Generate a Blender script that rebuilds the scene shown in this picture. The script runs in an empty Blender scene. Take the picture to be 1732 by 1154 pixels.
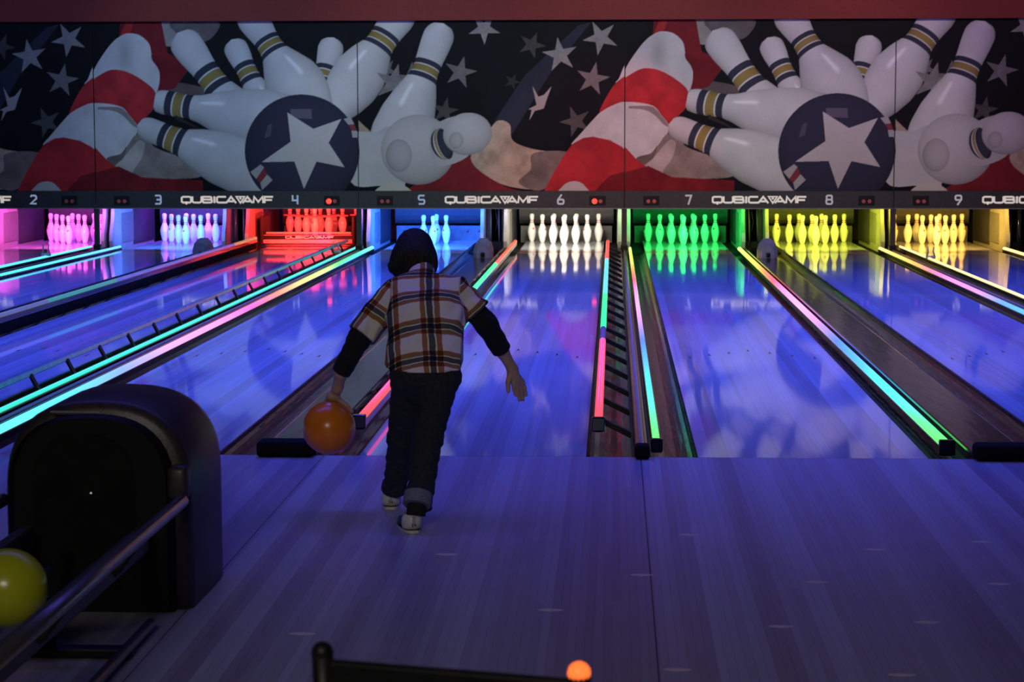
import bpy, bmesh, math, random
import numpy as np
from mathutils import Vector, Matrix

random.seed(7)
rng = np.random.default_rng(11)
S = bpy.context.scene
COL = S.collection
PI = math.pi

# ---------------------------------------------------------------- camera
def make_camera():
    cx, d, H, yaw, pitch, roll, f = -0.1376, 9.7358, 1.5235, 0.0482, 0.1002, -0.0015, 3556.68
    fw = Vector((-math.sin(yaw) * math.cos(pitch), math.cos(yaw) * math.cos(pitch), -math.sin(pitch)))
    rt = Vector((math.cos(yaw), math.sin(yaw), 0))
    up = rt.cross(fw)
    r2 = rt * math.cos(roll) + up * math.sin(roll)
    u2 = up * math.cos(roll) - rt * math.sin(roll)
    m = Matrix(((r2.x, u2.x, -fw.x, cx), (r2.y, u2.y, -fw.y, -d), (r2.z, u2.z, -fw.z, H), (0, 0, 0, 1)))
    cd = bpy.data.cameras.new('camera')
    cd.sensor_fit = 'HORIZONTAL'; cd.sensor_width = 36.0; cd.lens = f / 1732 * 36.0
    cd.clip_start = 0.05; cd.clip_end = 200
    cd.dof.use_dof = True; cd.dof.focus_distance = 12.0; cd.dof.aperture_fstop = 9.0
    o = bpy.data.objects.new('camera', cd); COL.objects.link(o); o.matrix_world = m
    S.camera = o
make_camera()

# ---------------------------------------------------------------- world, lights, exposure
S.view_settings.view_transform = 'Standard'; S.view_settings.look = 'None'
S.view_settings.gamma = 1.0; S.view_settings.exposure = 0.0
S.view_settings.use_curve_mapping = False
S.cycles.use_denoising = True
S.cycles.max_bounces = 8
w = bpy.data.worlds.new('world'); S.world = w; w.use_nodes = True
w.node_tree.nodes['Background'].inputs[0].default_value = (0.02, 0.02, 0.035, 1)
w.node_tree.nodes['Background'].inputs[1].default_value = 0.15

def aim(o, target):
    o.rotation_euler = (Vector(target) - o.location).to_track_quat('-Z', 'Y').to_euler()

def area(name, loc, target, sx, sy, power, color, spread=PI):
    l = bpy.data.lights.new(name, 'AREA'); l.shape = 'RECTANGLE'; l.size = sx; l.size_y = sy
    l.energy = power; l.color = color; l.spread = spread
    o = bpy.data.objects.new(name, l); COL.objects.link(o); o.location = loc
    aim(o, target); return o

def spot(name, loc, target, power, color, angle, blend=0.6, radius=0.08):
    l = bpy.data.lights.new(name, 'SPOT'); l.energy = power; l.color = color
    l.spot_size = math.radians(angle); l.spot_blend = blend; l.shadow_soft_size = radius
    o = bpy.data.objects.new(name, l); COL.objects.link(o); o.location = loc
    aim(o, target); return o

# black lights hung over the lanes
for i, (x, pw) in enumerate(((-8.3, 265), (-5.0, 300), (-1.67, 305), (1.67, 305), (5.0, 290))):
    area('black_light', (x, 7.2, 4.05), (x, 7.2, 0), 0.6, 11.5, pw, (0.065, 0.10, 1.0), math.radians(105))
area('black_light', (-0.6, -0.7, 4.05), (-0.6, -0.9, 0), 7.0, 0.8, 32, (0.15, 0.12, 1.0), math.radians(105))
# stage spots washing the masking panels
spot('mask_spot', (-7.2, 11.0, 4.0), (-7.0, 16.6, 1.9), 170, (0.50, 0.72, 1.0), 70)
spot('mask_spot', (-4.2, 11.0, 4.0), (-4.0, 16.6, 1.9), 220, (0.62, 0.90, 1.0), 62)
spot('mask_spot', (-1.4, 10.5, 4.0), (-1.2, 16.6, 1.5), 290, (0.95, 1.0, 0.90), 62)
spot('mask_spot', (1.2, 10.5, 4.0), (1.2, 16.6, 1.5), 290, (1.0, 0.88, 0.80), 62)
spot('mask_spot', (4.2, 10.5, 4.0), (4.3, 16.6, 1.7), 290, (1.0, 0.62, 0.68), 62)
spot('mask_spot', (0.0, 12.0, 4.0), (-0.25, 16.6, 1.0), 240, (1.0, 0.10, 0.06), 34)
# dim warm house light behind the approach
area('house_light', (-1.2, -11.2, 3.7), (-0.9, -1.5, 0.6), 2.0, 1.0, 24, (1.0, 0.92, 0.80), math.radians(90))

# ---------------------------------------------------------------- materials
def new_mat(name):
    m = bpy.data.materials.new(name); m.use_nodes = True
    return m, m.node_tree.nodes, m.node_tree.links, m.node_tree.nodes['Principled BSDF']

def noise_mat(name, c1, c2, scale=20.0, rough=0.5, bump=0.0, metal=0.0, spec=0.5, stretch=(1, 1, 1), coat=0.0, bscale=None):
    m, N, L, B = new_mat(name)
    tc = N.new('ShaderNodeTexCoord'); mp = N.new('ShaderNodeMapping'); mp.inputs['Scale'].default_value = stretch
    L.new(tc.outputs['Object'], mp.inputs['Vector'])
    nz = N.new('ShaderNodeTexNoise'); nz.inputs['Scale'].default_value = scale; nz.inputs['Detail'].default_value = 4
    L.new(mp.outputs['Vector'], nz.inputs['Vector'])
    rp = N.new('ShaderNodeValToRGB'); rp.color_ramp.elements[0].position = 0.3; rp.color_ramp.elements[1].position = 0.7
    rp.color_ramp.elements[0].color = (*c1, 1); rp.color_ramp.elements[1].color = (*c2, 1)
    L.new(nz.outputs['Fac'], rp.inputs['Fac']); L.new(rp.outputs['Color'], B.inputs['Base Color'])
    B.inputs['Roughness'].default_value = rough; B.inputs['Metallic'].default_value = metal
    B.inputs['Specular IOR Level'].default_value = spec; B.inputs['Coat Weight'].default_value = coat
    if bump > 0:
        n2 = nz
        if bscale:
            n2 = N.new('ShaderNodeTexNoise'); n2.inputs['Scale'].default_value = bscale; n2.inputs['Detail'].default_value = 2
            L.new(mp.outputs['Vector'], n2.inputs['Vector'])
        bp = N.new('ShaderNodeBump'); bp.inputs['Strength'].default_value = bump; bp.inputs['Distance'].default_value = 0.02
        L.new(n2.outputs['Fac'], bp.inputs['Height']); L.new(bp.outputs['Normal'], B.inputs['Normal'])
    return m

def emit_mat(name, color, strength):
    m, N, L, B = new_mat(name)
    B.inputs['Base Color'].default_value = (*[c * 0.3 for c in color], 1)
    B.inputs['Emission Color'].default_value = (*color, 1); B.inputs['Emission Strength'].default_value = strength
    B.inputs['Roughness'].default_value = 0.3
    return m

def tube_mat(name, stops, strength, length, constant=False):
    """LED diffuser whose colour runs along the tube (stops in metres along it)."""
    m, N, L, B = new_mat(name)
    tc = N.new('ShaderNodeTexCoord'); sp = N.new('ShaderNodeSeparateXYZ')
    L.new(tc.outputs['Generated'], sp.inputs[0])
    rp = N.new('ShaderNodeValToRGB'); cr = rp.color_ramp
    if constant: cr.interpolation = 'CONSTANT'
    while len(cr.elements) < len(stops): cr.elements.new(0.5)
    for e, (y, c) in zip(cr.elements, sorted(stops)):
        e.position = min(1, max(0, y / length)); e.color = (*c, 1)
    L.new(sp.outputs[1], rp.inputs['Fac'])
    L.new(rp.outputs['Color'], B.inputs['Emission Color']); B.inputs['Emission Strength'].default_value = strength
    B.inputs['Base Color'].default_value = (0.2, 0.2, 0.2, 1); B.inputs['Roughness'].default_value = 0.25
    return m

BW = 0.02733   # lane board width
def board_mat(name, rough, bump, dark, light, period):
    m, N, L, B = new_mat(name)
    g = N.new('ShaderNodeNewGeometry'); sp = N.new('ShaderNodeSeparateXYZ'); L.new(g.outputs['Position'], sp.inputs[0])
    def math_(op, a, b=None):
        n = N.new('ShaderNodeMath'); n.operation = op
        for i, v in enumerate((a, b)):
            if v is None: continue
            if isinstance(v, (int, float)): n.inputs[i].default_value = v
            else: L.new(v, n.inputs[i])
        return n.outputs[0]
    col = math_('FLOOR', math_('DIVIDE', sp.outputs[0], BW))
    w1 = N.new('ShaderNodeTexWhiteNoise'); w1.noise_dimensions = '1D'; L.new(col, w1.inputs['W'])
    row = math_('FLOOR', math_('ADD', math_('DIVIDE', sp.outputs[1], period), math_('MULTIPLY', w1.outputs['Value'], 7.0)))
    cb = N.new('ShaderNodeCombineXYZ'); L.new(col, cb.inputs[0]); L.new(row, cb.inputs[1])
    w2 = N.new('ShaderNodeTexWhiteNoise'); w2.noise_dimensions = '2D'; L.new(cb.outputs[0], w2.inputs['Vector'])
    tc = N.new('ShaderNodeMapping'); tc.inputs['Scale'].default_value = (60, 2.2, 1); L.new(g.outputs['Position'], tc.inputs['Vector'])
    nz = N.new('ShaderNodeTexNoise'); nz.inputs['Scale'].default_value = 1.5; nz.inputs['Detail'].default_value = 5; L.new(tc.outputs['Vector'], nz.inputs['Vector'])
    n3 = N.new('ShaderNodeTexNoise'); n3.inputs['Scale'].default_value = 1.1; L.new(g.outputs['Position'], n3.inputs['Vector'])
    wide = N.new('ShaderNodeTexWhiteNoise'); wide.noise_dimensions = '1D'
    L.new(math_('FLOOR', math_('DIVIDE', col, 3.0)), wide.inputs['W'])
    v = math_('ADD', math_('ADD', math_('MULTIPLY', w2.outputs['Value'], 0.22), math_('MULTIPLY', wide.outputs['Value'], 0.50)),
              math_('ADD', math_('MULTIPLY', nz.outputs['Fac'], 0.22), math_('MULTIPLY', n3.outputs['Fac'], 0.22)))
    rp = N.new('ShaderNodeValToRGB'); rp.color_ramp.elements[0].position = 0.15; rp.color_ramp.elements[1].position = 0.95
    rp.color_ramp.elements[0].color = (*dark, 1); rp.color_ramp.elements[1].color = (*light, 1)
    L.new(v, rp.inputs['Fac']); L.new(rp.outputs['Color'], B.inputs['Base Color'])
    B.inputs['Roughness'].default_value = rough
    if bump:
        n4 = N.new('ShaderNodeTexNoise'); n4.inputs['Scale'].default_value = 1.0; n4.inputs['Detail'].default_value = 1
        mp = N.new('ShaderNodeMapping'); mp.inputs['Scale'].default_value = (3.0, 1.2, 1); L.new(g.outputs['Position'], mp.inputs['Vector'])
        L.new(mp.outputs['Vector'], n4.inputs['Vector'])
        bp = N.new('ShaderNodeBump'); bp.inputs['Strength'].default_value = bump; bp.inputs['Distance'].default_value = 0.01
        L.new(n4.outputs['Fac'], bp.inputs['Height']); L.new(bp.outputs['Normal'], B.inputs['Normal'])
    return m

M = {}
M['lane'] = board_mat('lane_boards', 0.05, 0.05, (0.36, 0.32, 0.38), (0.58, 0.64, 0.74), 2.4)
M['approach'] = board_mat('approach_boards', 0.34, 0.0, (0.27, 0.23, 0.32), (0.48, 0.50, 0.60), 3.6)
M['seam'] = noise_mat('dark_seam', (0.01, 0.01, 0.012), (0.02, 0.02, 0.02), 30, 0.6)  # dark joint between approach panels
M['arrow'] = noise_mat('arrow_inlay', (0.03, 0.025, 0.03), (0.06, 0.05, 0.06), 60, 0.2)
M['dot'] = noise_mat('light_spot_paint', (0.75, 0.62, 0.50), (0.90, 0.78, 0.66), 40, 0.4)  # pale colour standing in for light cast on the approach
M['strip'] = noise_mat('tan_band', (0.75, 0.42, 0.30), (0.85, 0.55, 0.40), 14, 0.12, stretch=(6, 1, 1))
M['gutter'] = noise_mat('gutter_plastic', (0.016, 0.014, 0.014), (0.030, 0.026, 0.026), 5, 0.20, 0.22, spec=0.22, stretch=(6, 0.8, 6), bscale=3.0)
M['cap'] = noise_mat('capping_laminate', (0.018, 0.014, 0.014), (0.034, 0.027, 0.025), 6, 0.15, 0.10, spec=0.35, stretch=(5, 0.7, 1), bscale=2.5)
M['black'] = noise_mat('black_plastic', (0.005, 0.005, 0.006), (0.010, 0.010, 0.011), 40, 0.45, spec=0.3)
M['blackgloss'] = noise_mat('black_gloss', (0.006, 0.006, 0.007), (0.012, 0.011, 0.012), 20, 0.12)
M['cushion_end'] = noise_mat('black_foam', (0.003, 0.003, 0.003), (0.008, 0.008, 0.008), 60, 0.9, 0.3, spec=0.15)
M['railteal'] = noise_mat('frosted_rail', (0.12, 0.30, 0.34), (0.18, 0.40, 0.44), 10, 0.22)
M['railgrey'] = noise_mat('grey_rail', (0.20, 0.19, 0.20), (0.30, 0.28, 0.30), 20, 0.28)
M['metal'] = noise_mat('brushed_metal', (0.30, 0.29, 0.30), (0.46, 0.44, 0.44), 40, 0.30, metal=0.9, stretch=(20, 1, 20))
M['pin'] = noise_mat('pin_white', (0.80, 0.79, 0.77), (0.86, 0.85, 0.83), 12, 0.22)
M['pinred'] = noise_mat('pin_red_stripe', (0.62, 0.12, 0.14), (0.70, 0.16, 0.17), 20, 0.25)
M['kick'] = noise_mat('kickback_laminate', (0.36, 0.35, 0.33), (0.46, 0.45, 0.43), 8, 0.32)
M['kickplate'] = noise_mat('kickplate_fibre', (0.15, 0.15, 0.14), (0.21, 0.21, 0.19), 14, 0.45)
M['padding'] = noise_mat('pit_curtain', (0.020, 0.020, 0.022), (0.036, 0.036, 0.040), 18, 0.6, 0.2)
M['tail'] = noise_mat('tail_board', (0.08, 0.08, 0.085), (0.15, 0.15, 0.155), 9, 0.5)
M['void'] = noise_mat('dark_machine', (0.003, 0.003, 0.003), (0.009, 0.008, 0.008), 12, 0.8, spec=0.15)
M['redpaint'] = noise_mat('red_wall', (0.20, 0.009, 0.008), (0.25, 0.013, 0.011), 30, 0.65, 0.1)
M['ceil'] = noise_mat('dark_ceiling', (0.012, 0.012, 0.014), (0.022, 0.022, 0.025), 8, 0.9)
M['wall'] = noise_mat('dark_wall', (0.02, 0.018, 0.025), (0.035, 0.03, 0.04), 6, 0.85)
M['signbar'] = noise_mat('sign_bar', (0.030, 0.031, 0.033), (0.045, 0.046, 0.048), 30, 0.45)
M['letter'] = emit_mat('backlit_lettering', (0.90, 0.80, 0.72), 0.55)
M['sweepletter'] = noise_mat('lettering_white', (0.80, 0.76, 0.72), (0.88, 0.84, 0.80), 40, 0.4)
M['digit'] = emit_mat('lane_digit', (0.45, 0.58, 0.85), 0.42)
M['digitw'] = emit_mat('lane_digit_white', (0.66, 0.60, 0.68), 0.42)
M['lampon'] = emit_mat('red_lamp_on', (1.0, 0.05, 0.03), 2.2)
M['lampoff'] = noise_mat('red_lamp_off', (0.55, 0.10, 0.11), (0.65, 0.14, 0.14), 30, 0.25)
M['housing'] = noise_mat('camera_housing', (0.20, 0.20, 0.24), (0.29, 0.29, 0.33), 15, 0.5)
M['hood'] = noise_mat('hood_plastic', (0.028, 0.022, 0.028), (0.042, 0.034, 0.042), 60, 0.42, 0.05)
M['hoodface'] = noise_mat('hood_mouth', (0.002, 0.002, 0.003), (0.005, 0.005, 0.005), 30, 0.5, spec=0.2)
M['orange'] = noise_mat('orange_ball', (0.80, 0.19, 0.012), (0.90, 0.25, 0.02), 9, 0.26)
M['green'] = noise_mat('lime_ball', (0.38, 0.42, 0.01), (0.46, 0.47, 0.02), 6, 0.24)
M['skin'] = noise_mat('skin', (0.46, 0.30, 0.21), (0.54, 0.36, 0.26), 30, 0.5)
M['hair'] = noise_mat('dark_hair', (0.004, 0.003, 0.003), (0.012, 0.009, 0.008), 30, 0.55, 0.6, stretch=(6, 6, 0.7))
M['jeans'] = noise_mat('dark_denim', (0.010, 0.012, 0.016), (0.024, 0.028, 0.034), 60, 0.85, 0.25)
M['cuff'] = noise_mat('denim_inside', (0.13, 0.15, 0.16), (0.20, 0.22, 0.23), 120, 0.9, 0.2)
M['undershirt'] = noise_mat('black_jersey', (0.004, 0.004, 0.005), (0.010, 0.010, 0.012), 70, 0.9, 0.15)
M['shoewhite'] = noise_mat('shoe_white', (0.60, 0.60, 0.54), (0.72, 0.72, 0.66), 50, 0.35)
M['shoeblue'] = noise_mat('shoe_navy', (0.02, 0.025, 0.05), (0.04, 0.045, 0.08), 50, 0.45)
M['ink'] = noise_mat('black_ink', (0.01, 0.01, 0.01), (0.02, 0.02, 0.02), 50, 0.5)
M['glowcap'] = emit_mat('orange_fluorescent_cap', (1.0, 0.16, 0.03), 1.6)  # emission puts in the fluorescent glow of a chair post cap, no lamp
M['spark'] = emit_mat('white_indicator', (0.9, 0.9, 0.8), 0.5)

# ---------------------------------------------------------------- helpers
def mesh_obj(name, verts, faces, mat, parent=None, smooth=False, loc=(0, 0, 0)):
    me = bpy.data.meshes.new(name); me.from_pydata([tuple(v) for v in verts], [], [tuple(f) for f in faces]); me.update()
    if mat is not None: me.materials.append(mat)
    if smooth: me.shade_smooth()
    o = bpy.data.objects.new(name, me); COL.objects.link(o); o.location = loc
    if parent is not None: o.parent = parent
    return o

def share(name, src, parent, loc=(0, 0, 0), rz=0.0):
    o = bpy.data.objects.new(name, src.data); COL.objects.link(o); o.parent = parent; o.location = loc
    o.rotation_euler = (0, 0, rz); return o

class MB:
    def __init__(s): s.v = []; s.f = []
    def add(s, v, f):
        b = len(s.v); s.v += [tuple(p) for p in v]; s.f += [tuple(i + b for i in q) for q in f]; return s
    def box(s, x0, x1, y0, y1, z0, z1):
        return s.add([(x0, y0, z0), (x1, y0, z0), (x1, y1, z0), (x0, y1, z0), (x0, y0, z1), (x1, y0, z1), (x1, y1, z1), (x0, y1, z1)],
                     [(0, 3, 2, 1), (4, 5, 6, 7), (0, 1, 5, 4), (1, 2, 6, 5), (2, 3, 7, 6), (3, 0, 4, 7)])
    def bbox(s, x0, x1, y0, y1, z0, z1, b=0.008, seg=2):
        bm = bmesh.new(); bmesh.ops.create_cube(bm, size=1.0)
        for v in bm.verts:
            v.co = Vector((x0 + (v.co.x + .5) * (x1 - x0), y0 + (v.co.y + .5) * (y1 - y0), z0 + (v.co.z + .5) * (z1 - z0)))
        bmesh.ops.bevel(bm, geom=list(bm.edges), offset=b, segments=seg, affect='EDGES', profile=0.5)
        bm.verts.index_update()
        s.add([v.co[:] for v in bm.verts], [[v.index for v in f.verts] for f in bm.faces]); bm.free(); return s
    def tube(s, pts, r, n=10, cap=True):
        pts = [Vector(p) for p in pts]; rs = r if isinstance(r, (list, tuple)) else [r] * len(pts)
        b = len(s.v)
        for i, p in enumerate(pts):
            t = (pts[min(i + 1, len(pts) - 1)] - pts[max(i - 1, 0)]).normalized()
            a = Vector((0, 0, 1)) if abs(t.z) < 0.9 else Vector((1, 0, 0))
            u = t.cross(a).normalized(); v = u.cross(t)
            for k in range(n):
                an = 2 * PI * k / n; s.v.append(tuple(p + (u * math.cos(an) + v * math.sin(an)) * rs[i]))
        for i in range(len(pts) - 1):
            for k in range(n):
                s.f.append((b + i * n + k, b + i * n + (k + 1) % n, b + (i + 1) * n + (k + 1) % n, b + (i + 1) * n + k))
        if cap:
            s.f.append(tuple(b + k for k in range(n))[::-1]); s.f.append(tuple(b + (len(pts) - 1) * n + k for k in range(n)))
        return s
    def lathe(s, prof, n=24, c=(0, 0, 0)):
        b = len(s.v)
        for r, z in prof:
            for k in range(n):
                a = 2 * PI * k / n; s.v.append((c[0] + r * math.cos(a), c[1] + r * math.sin(a), c[2] + z))
        for i in range(len(prof) - 1):
            for k in range(n):
                s.f.append((b + i * n + k, b + i * n + (k + 1) % n, b + (i + 1) * n + (k + 1) % n, b + (i + 1) * n + k))
        s.f.append(tuple(b + k for k in range(n))[::-1]); s.f.append(tuple(b + (len(prof) - 1) * n + k for k in range(n)))
        return s
    def extrude_y(s, prof, y0, y1):
        n = len(prof); b = len(s.v)
        s.v += [(x, y0, z) for x, z in prof] + [(x, y1, z) for x, z in prof]
        s.f += [(b + i, b + (i + 1) % n, b + n + (i + 1) % n, b + n + i) for i in range(n)]
        s.f += [tuple(b + i for i in range(n))[::-1], tuple(b + n + i for i in range(n))]
        return s
    def build(s, name, mat, parent=None, smooth=False, loc=(0, 0, 0)):
        return mesh_obj(name, s.v, s.f, mat, parent, smooth, loc)

def sphere_mb(c, r, n=24, m=16):
    mb = MB(); b = []
    for i in range(1, m):
        th = PI * i / m
        b.append((r * math.sin(th), -r * math.cos(th)))
    return mb.lathe(b, n, c)

def thing(name, label, cat, loc=(0, 0, 0), rz=0.0, group=None):
    o = bpy.data.objects.new(name, None); COL.objects.link(o); o.location = loc; o.rotation_euler = (0, 0, rz)
    o.empty_display_size = 0.1
    return tag(o, label, cat, group)

def tag(o, label, cat, group=None):
    o['label'] = label; o['category'] = cat
    if group: o['group'] = group
    return o

def struct(o, label=None):
    o['kind'] = 'structure'
    if label: o['label'] = label
    return o

# ---------------------------------------------------------------- layout
A, B_ = 1.5899, 1.7455
LC = {6: -A / 2, 7: A / 2}
LC[8] = LC[7] + B_; LC[9] = LC[8] + A; LC[10] = LC[9] + B_
LC[5] = LC[6] - B_; LC[4] = LC[5] - A; LC[3] = LC[4] - B_; LC[2] = LC[3] - A; LC[1] = LC[2] - B_
HW = 39 * BW / 2       # half lane width
AG = A / 2 - HW        # half of a narrow gap
BG = B_ / 2 - HW       # half of a wide gap
YM = 16.606            # plane of the masking panels
YEND = 19.2
XL, XR = LC[1] - HW - 0.35, LC[10] + HW + 0.35
ZC = 4.3

# ---------------------------------------------------------------- room
struct(MB().box(XL - .3, XR + .3, -13, 21.5, -0.30, -0.14).build('floor', M['void']), 'dark sub-floor under the lanes')
fl = struct(MB().box(XL, XR, -12.9, -0.004, -0.14, -0.004).build('floor', M['approach']), 'pale wooden approach floor in front of the foul line')
NB0, NB1 = -108, 86
board_src = None
for i in range(NB0, NB1):
    if board_src is None:
        board_src = MB().box(0.00018, BW - 0.00018, -7.2, -0.004, -0.0035, 0.0).build('board', M['approach'], fl, loc=(i * BW, 0, 0))
    else:
        share('board', board_src, fl, (i * BW, 0, 0))
MB().box(-0.0080, -0.0045, -7.2, -0.004, -0.003, 0.0003).build('panel_seam', M['seam'], fl)
MB().box(-1.494, -1.4905, -7.2, -0.004, -0.003, 0.0003).build('panel_seam', M['seam'], fl)
dot_src = None  # spots of projected light, laid on the floor as thin pale ovals
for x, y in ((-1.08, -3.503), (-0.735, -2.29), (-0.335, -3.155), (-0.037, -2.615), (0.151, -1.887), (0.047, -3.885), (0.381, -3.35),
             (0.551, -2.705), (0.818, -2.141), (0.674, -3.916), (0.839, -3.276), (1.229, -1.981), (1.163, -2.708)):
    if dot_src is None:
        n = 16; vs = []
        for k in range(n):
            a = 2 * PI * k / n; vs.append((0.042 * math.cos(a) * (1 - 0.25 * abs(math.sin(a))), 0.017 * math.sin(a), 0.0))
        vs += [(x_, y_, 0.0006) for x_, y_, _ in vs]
        dot_src = mesh_obj('painted_light_spot', vs, [tuple(range(n, 2 * n))] + [(k, (k + 1) % n, n + (k + 1) % n, n + k) for k in range(n)], M['dot'], fl, loc=(x, y, 0))
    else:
        share('painted_light_spot', dot_src, fl, (x, y, 0))
struct(MB().box(XL - .3, XR + .3, -13, 21.5, ZC, ZC + .1).build('ceiling', M['ceil']), 'dark ceiling')
struct(MB().box(XL, XR, 17.37, 20.6, -.14, -.052).build('floor', M['void']), 'dark pit floor under the pins')
struct(MB().box(XL - .3, XL - .02, -13, 21.5, -.14, ZC).build('wall_left', M['wall']), 'dark left wall')
struct(MB().box(XR + .02, XR + .3, -13, 21.5, -.14, ZC).build('wall_right', M['wall']), 'dark right wall')
struct(MB().box(XL, XR, -13, -12.9, 0, ZC).build('wall_back', M['wall']), 'dark wall behind the camera')
struct(MB().box(XL, XR, 20.6, 20.8, -.14, ZC).build('wall_front', M['void']), 'black machine room behind the pins')
struct(MB().box(XL, XR, YM - 0.12, YM + 0.3, 2.874, ZC).build('trim_1', M['redpaint']), 'dark red painted header above the pin artwork')

# ---------------------------------------------------------------- lanes
LIT = {1: 'dim', 2: 'pink lit', 3: 'cyan lit', 4: 'red lit', 5: 'blue lit', 6: 'white lit', 7: 'green lit', 8: 'lime lit', 9: 'yellow lit', 10: 'dim'}
arrow_src = None
lane_board = None
for n in range(1, 11):
    x = LC[n]
    t = thing('bowling_lane', 'glossy bowling lane %d running down to the %s pins' % (n, LIT[n]) if 2 <= n <= 9 else
              'glossy bowling lane at the far %s edge of the hall' % ('left' if n == 1 else 'right'), 'bowling lane', (x, 0, 0), 0, 'bowling lanes')
    if n in (5, 6, 7):
        MB().box(-HW, HW, 0.004, YEND, -0.05, -0.004).build('lane_bed', M['lane'], t)
        for k in range(39):
            if lane_board is None:
                lane_board = MB().box(0.00012, BW - 0.00012, 0.004, YEND, -0.004, 0.0).build('board', M['lane'], t, loc=(-HW + k * BW, 0, 0))
            else:
                share('board', lane_board, t, (-HW + k * BW, 0, 0))
    else:
        MB().box(-HW, HW, 0.004, YEND, -0.05, 0.0).build('lane_bed', M['lane'], t)
    MB().box(-HW, HW, 16.30, 16.78, -0.0005, 0.0006).build('pale_band', M['strip'], t)  # pale tan band across the lane ahead of the pin deck
    for k in range(-3, 4):
        loc = (k * 0.139, 4.8 - 0.15 * abs(k), 0)
        if arrow_src is None:
            arrow_src = mesh_obj('arrow', [(-.011, -.075, .0006), (0, -.05, .0006), (.011, -.075, .0006), (0, .075, .0006), (-.011, -.075, 0), (.011, -.075, 0), (0, .075, 0)],
                                 [(0, 1, 3), (1, 2, 3), (4, 0, 3, 6), (2, 5, 6, 3)], M['arrow'], t, loc=loc)
        else:
            share('arrow', arrow_src, t, loc)

# ---------------------------------------------------------------- gutters, cappings, posts
gaps = {}
for a in range(1, 10):
    gaps[a] = ((LC[a] + LC[a + 1]) / 2, 'A' if a % 2 == 0 else 'B')   # gap between lane a and a+1
for g, (gx, kind) in gaps.items():
    half = AG if kind == 'A' else BG
    ch = 0.032 if kind == 'A' else 0.135
    for s in (-1, 1):
        lane = g if s < 0 else g + 1
        x0, x1 = sorted((gx + s * ch, gx + s * half))
        c = (x0 + x1) / 2; hw = (x1 - x0) / 2
        n = 12; prof = []
        for k in range(n + 1):
            a = PI * k / n; prof.append((-hw * math.cos(a), -0.008 - 0.075 * math.sin(a)))
        prof = prof + [(hw, -0.12), (-hw, -0.12)]
        o = MB().extrude_y(prof, 0.004, 17.10).build('gutter', M['gutter'], None, False, (c, 0, 0))
        side = 'right' if s < 0 else 'left'
        tag(o, 'dark glossy gutter on the %s side of the %s lane number %d' % (side, LIT[lane], lane) if 2 <= lane <= 9 else
            'dark gutter on the %s side of the outermost %s lane' % (side, 'left' if lane == 1 else 'right'), 'gutter', 'gutters')
    nm = 'between the %s lane %d and the %s lane %d' % (LIT[g], g, LIT[g + 1], g + 1)
    if kind == 'A':
        t = thing('division_capping', 'narrow dark capping %s' % nm, 'capping', (gx, 0, 0), 0, 'cappings')
        MB().bbox(-.030, .030, 0.01, 17.08, -0.10, 0.018, 0.006).build('capping', M['cap'], t)
        MB().bbox(-.010, .010, 0.02, 17.08, 0.015, 0.026, 0.004).build('ridge', M['railgrey'], t)
        MB().bbox(-.036, .036, -0.085, 0.03, 0.001, 0.066, 0.018, 4).build('end_stopper', M['cushion_end'], t, True)
        t = thing('support_post', 'slim dark post %s' % nm, 'post', (gx, YM + .03, 0), 0, 'support posts')
        MB().bbox(-.032, .032, -.03, .03, 0.018, 0.545, 0.005).build('post', M['signbar'], t)
        MB().bbox(-.045, .045, -.045, .045, 0.018, 0.085, 0.01).build('post_foot', M['black'], t)
    else:
        t = thing('division_capping', 'wide glossy capping %s' % nm, 'capping', (gx, 0, 0), 0, 'cappings')
        MB().bbox(-.135, .135, 0.01, 17.35, -0.10, 0.022, 0.012).build('capping', M['cap'], t)
        MB().bbox(-.135, .135, -0.085, 0.06, 0.001, 0.075, 0.022, 4).build('end_cushion', M['cushion_end'], t, True)

# ---------------------------------------------------------------- bumper rails with LED tubes
LT = 17.0
RB = [(0.3, (.12, 1, .10)), (1.2, (.10, 1, .24)), (2.4, (.06, .82, .80)), (3.6, (.07, .42, 1)), (5.2, (.08, .17, 1)), (6.6, (.50, .24, 1)), (8.2, (1, .34, .90)), (9.8, (1, .22, .60)),
      (11.2, (1, .07, .10)), (12.4, (1, .22, .03)), (13.9, (1, .60, .08)), (15.5, (.95, .95, .12)), (16.9, (.6, 1, .22))]
R5 = [(0.3, (.12, .85, 1)), (2.0, (.10, .65, 1)), (3.2, (.22, .36, 1)), (4.4, (.62, .36, 1)), (6.2, (1, .32, .75)), (8.0, (1, .12, .45)), (9.3, (1, .24, .05)),
      (10.6, (1, .62, .10)), (12.2, (.85, 1, .10)), (13.6, (.12, 1, .12)), (15.4, (.08, .9, .45)), (16.9, (.2, 1, .65))]
R8 = [(0.3, (.05, .9, .7)), (6.5, (.05, .5, 1)), (8.6, (.10, .30, 1)), (9.6, (.55, .25, 1)), (11.2, (.95, .22, .75)), (12.6, (1, .15, .35)), (13.6, (1, .35, .10)), (15.2, (1, .60, .15)), (16.9, (1, .80, .25))]
CY = [(0.3, (.06, .95, .60)), (11.0, (.06, .90, .62)), (14.0, (.10, .62, 1)), (16.9, (.14, .7, 1))]
AQ = [(0.3, (.05, .85, .62)), (12.0, (.06, .85, .65)), (16.9, (.10, .85, .85))]
YE = [(0.3, (1, .80, .25)), (16.9, (1, .82, .32))]
SEG6R = [(0, (1, .07, .06)), (4.35, (.03, .002, .002)), (5.2, (.03, 1, .15)), (8.3, (.10, .60, 1)), (13.2, (1, .05, .04))]
SEG6L = [(0, (1, .08, .07)), (6.2, (.03, 1, .22)), (12.4, (1, .10, .03))]
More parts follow.
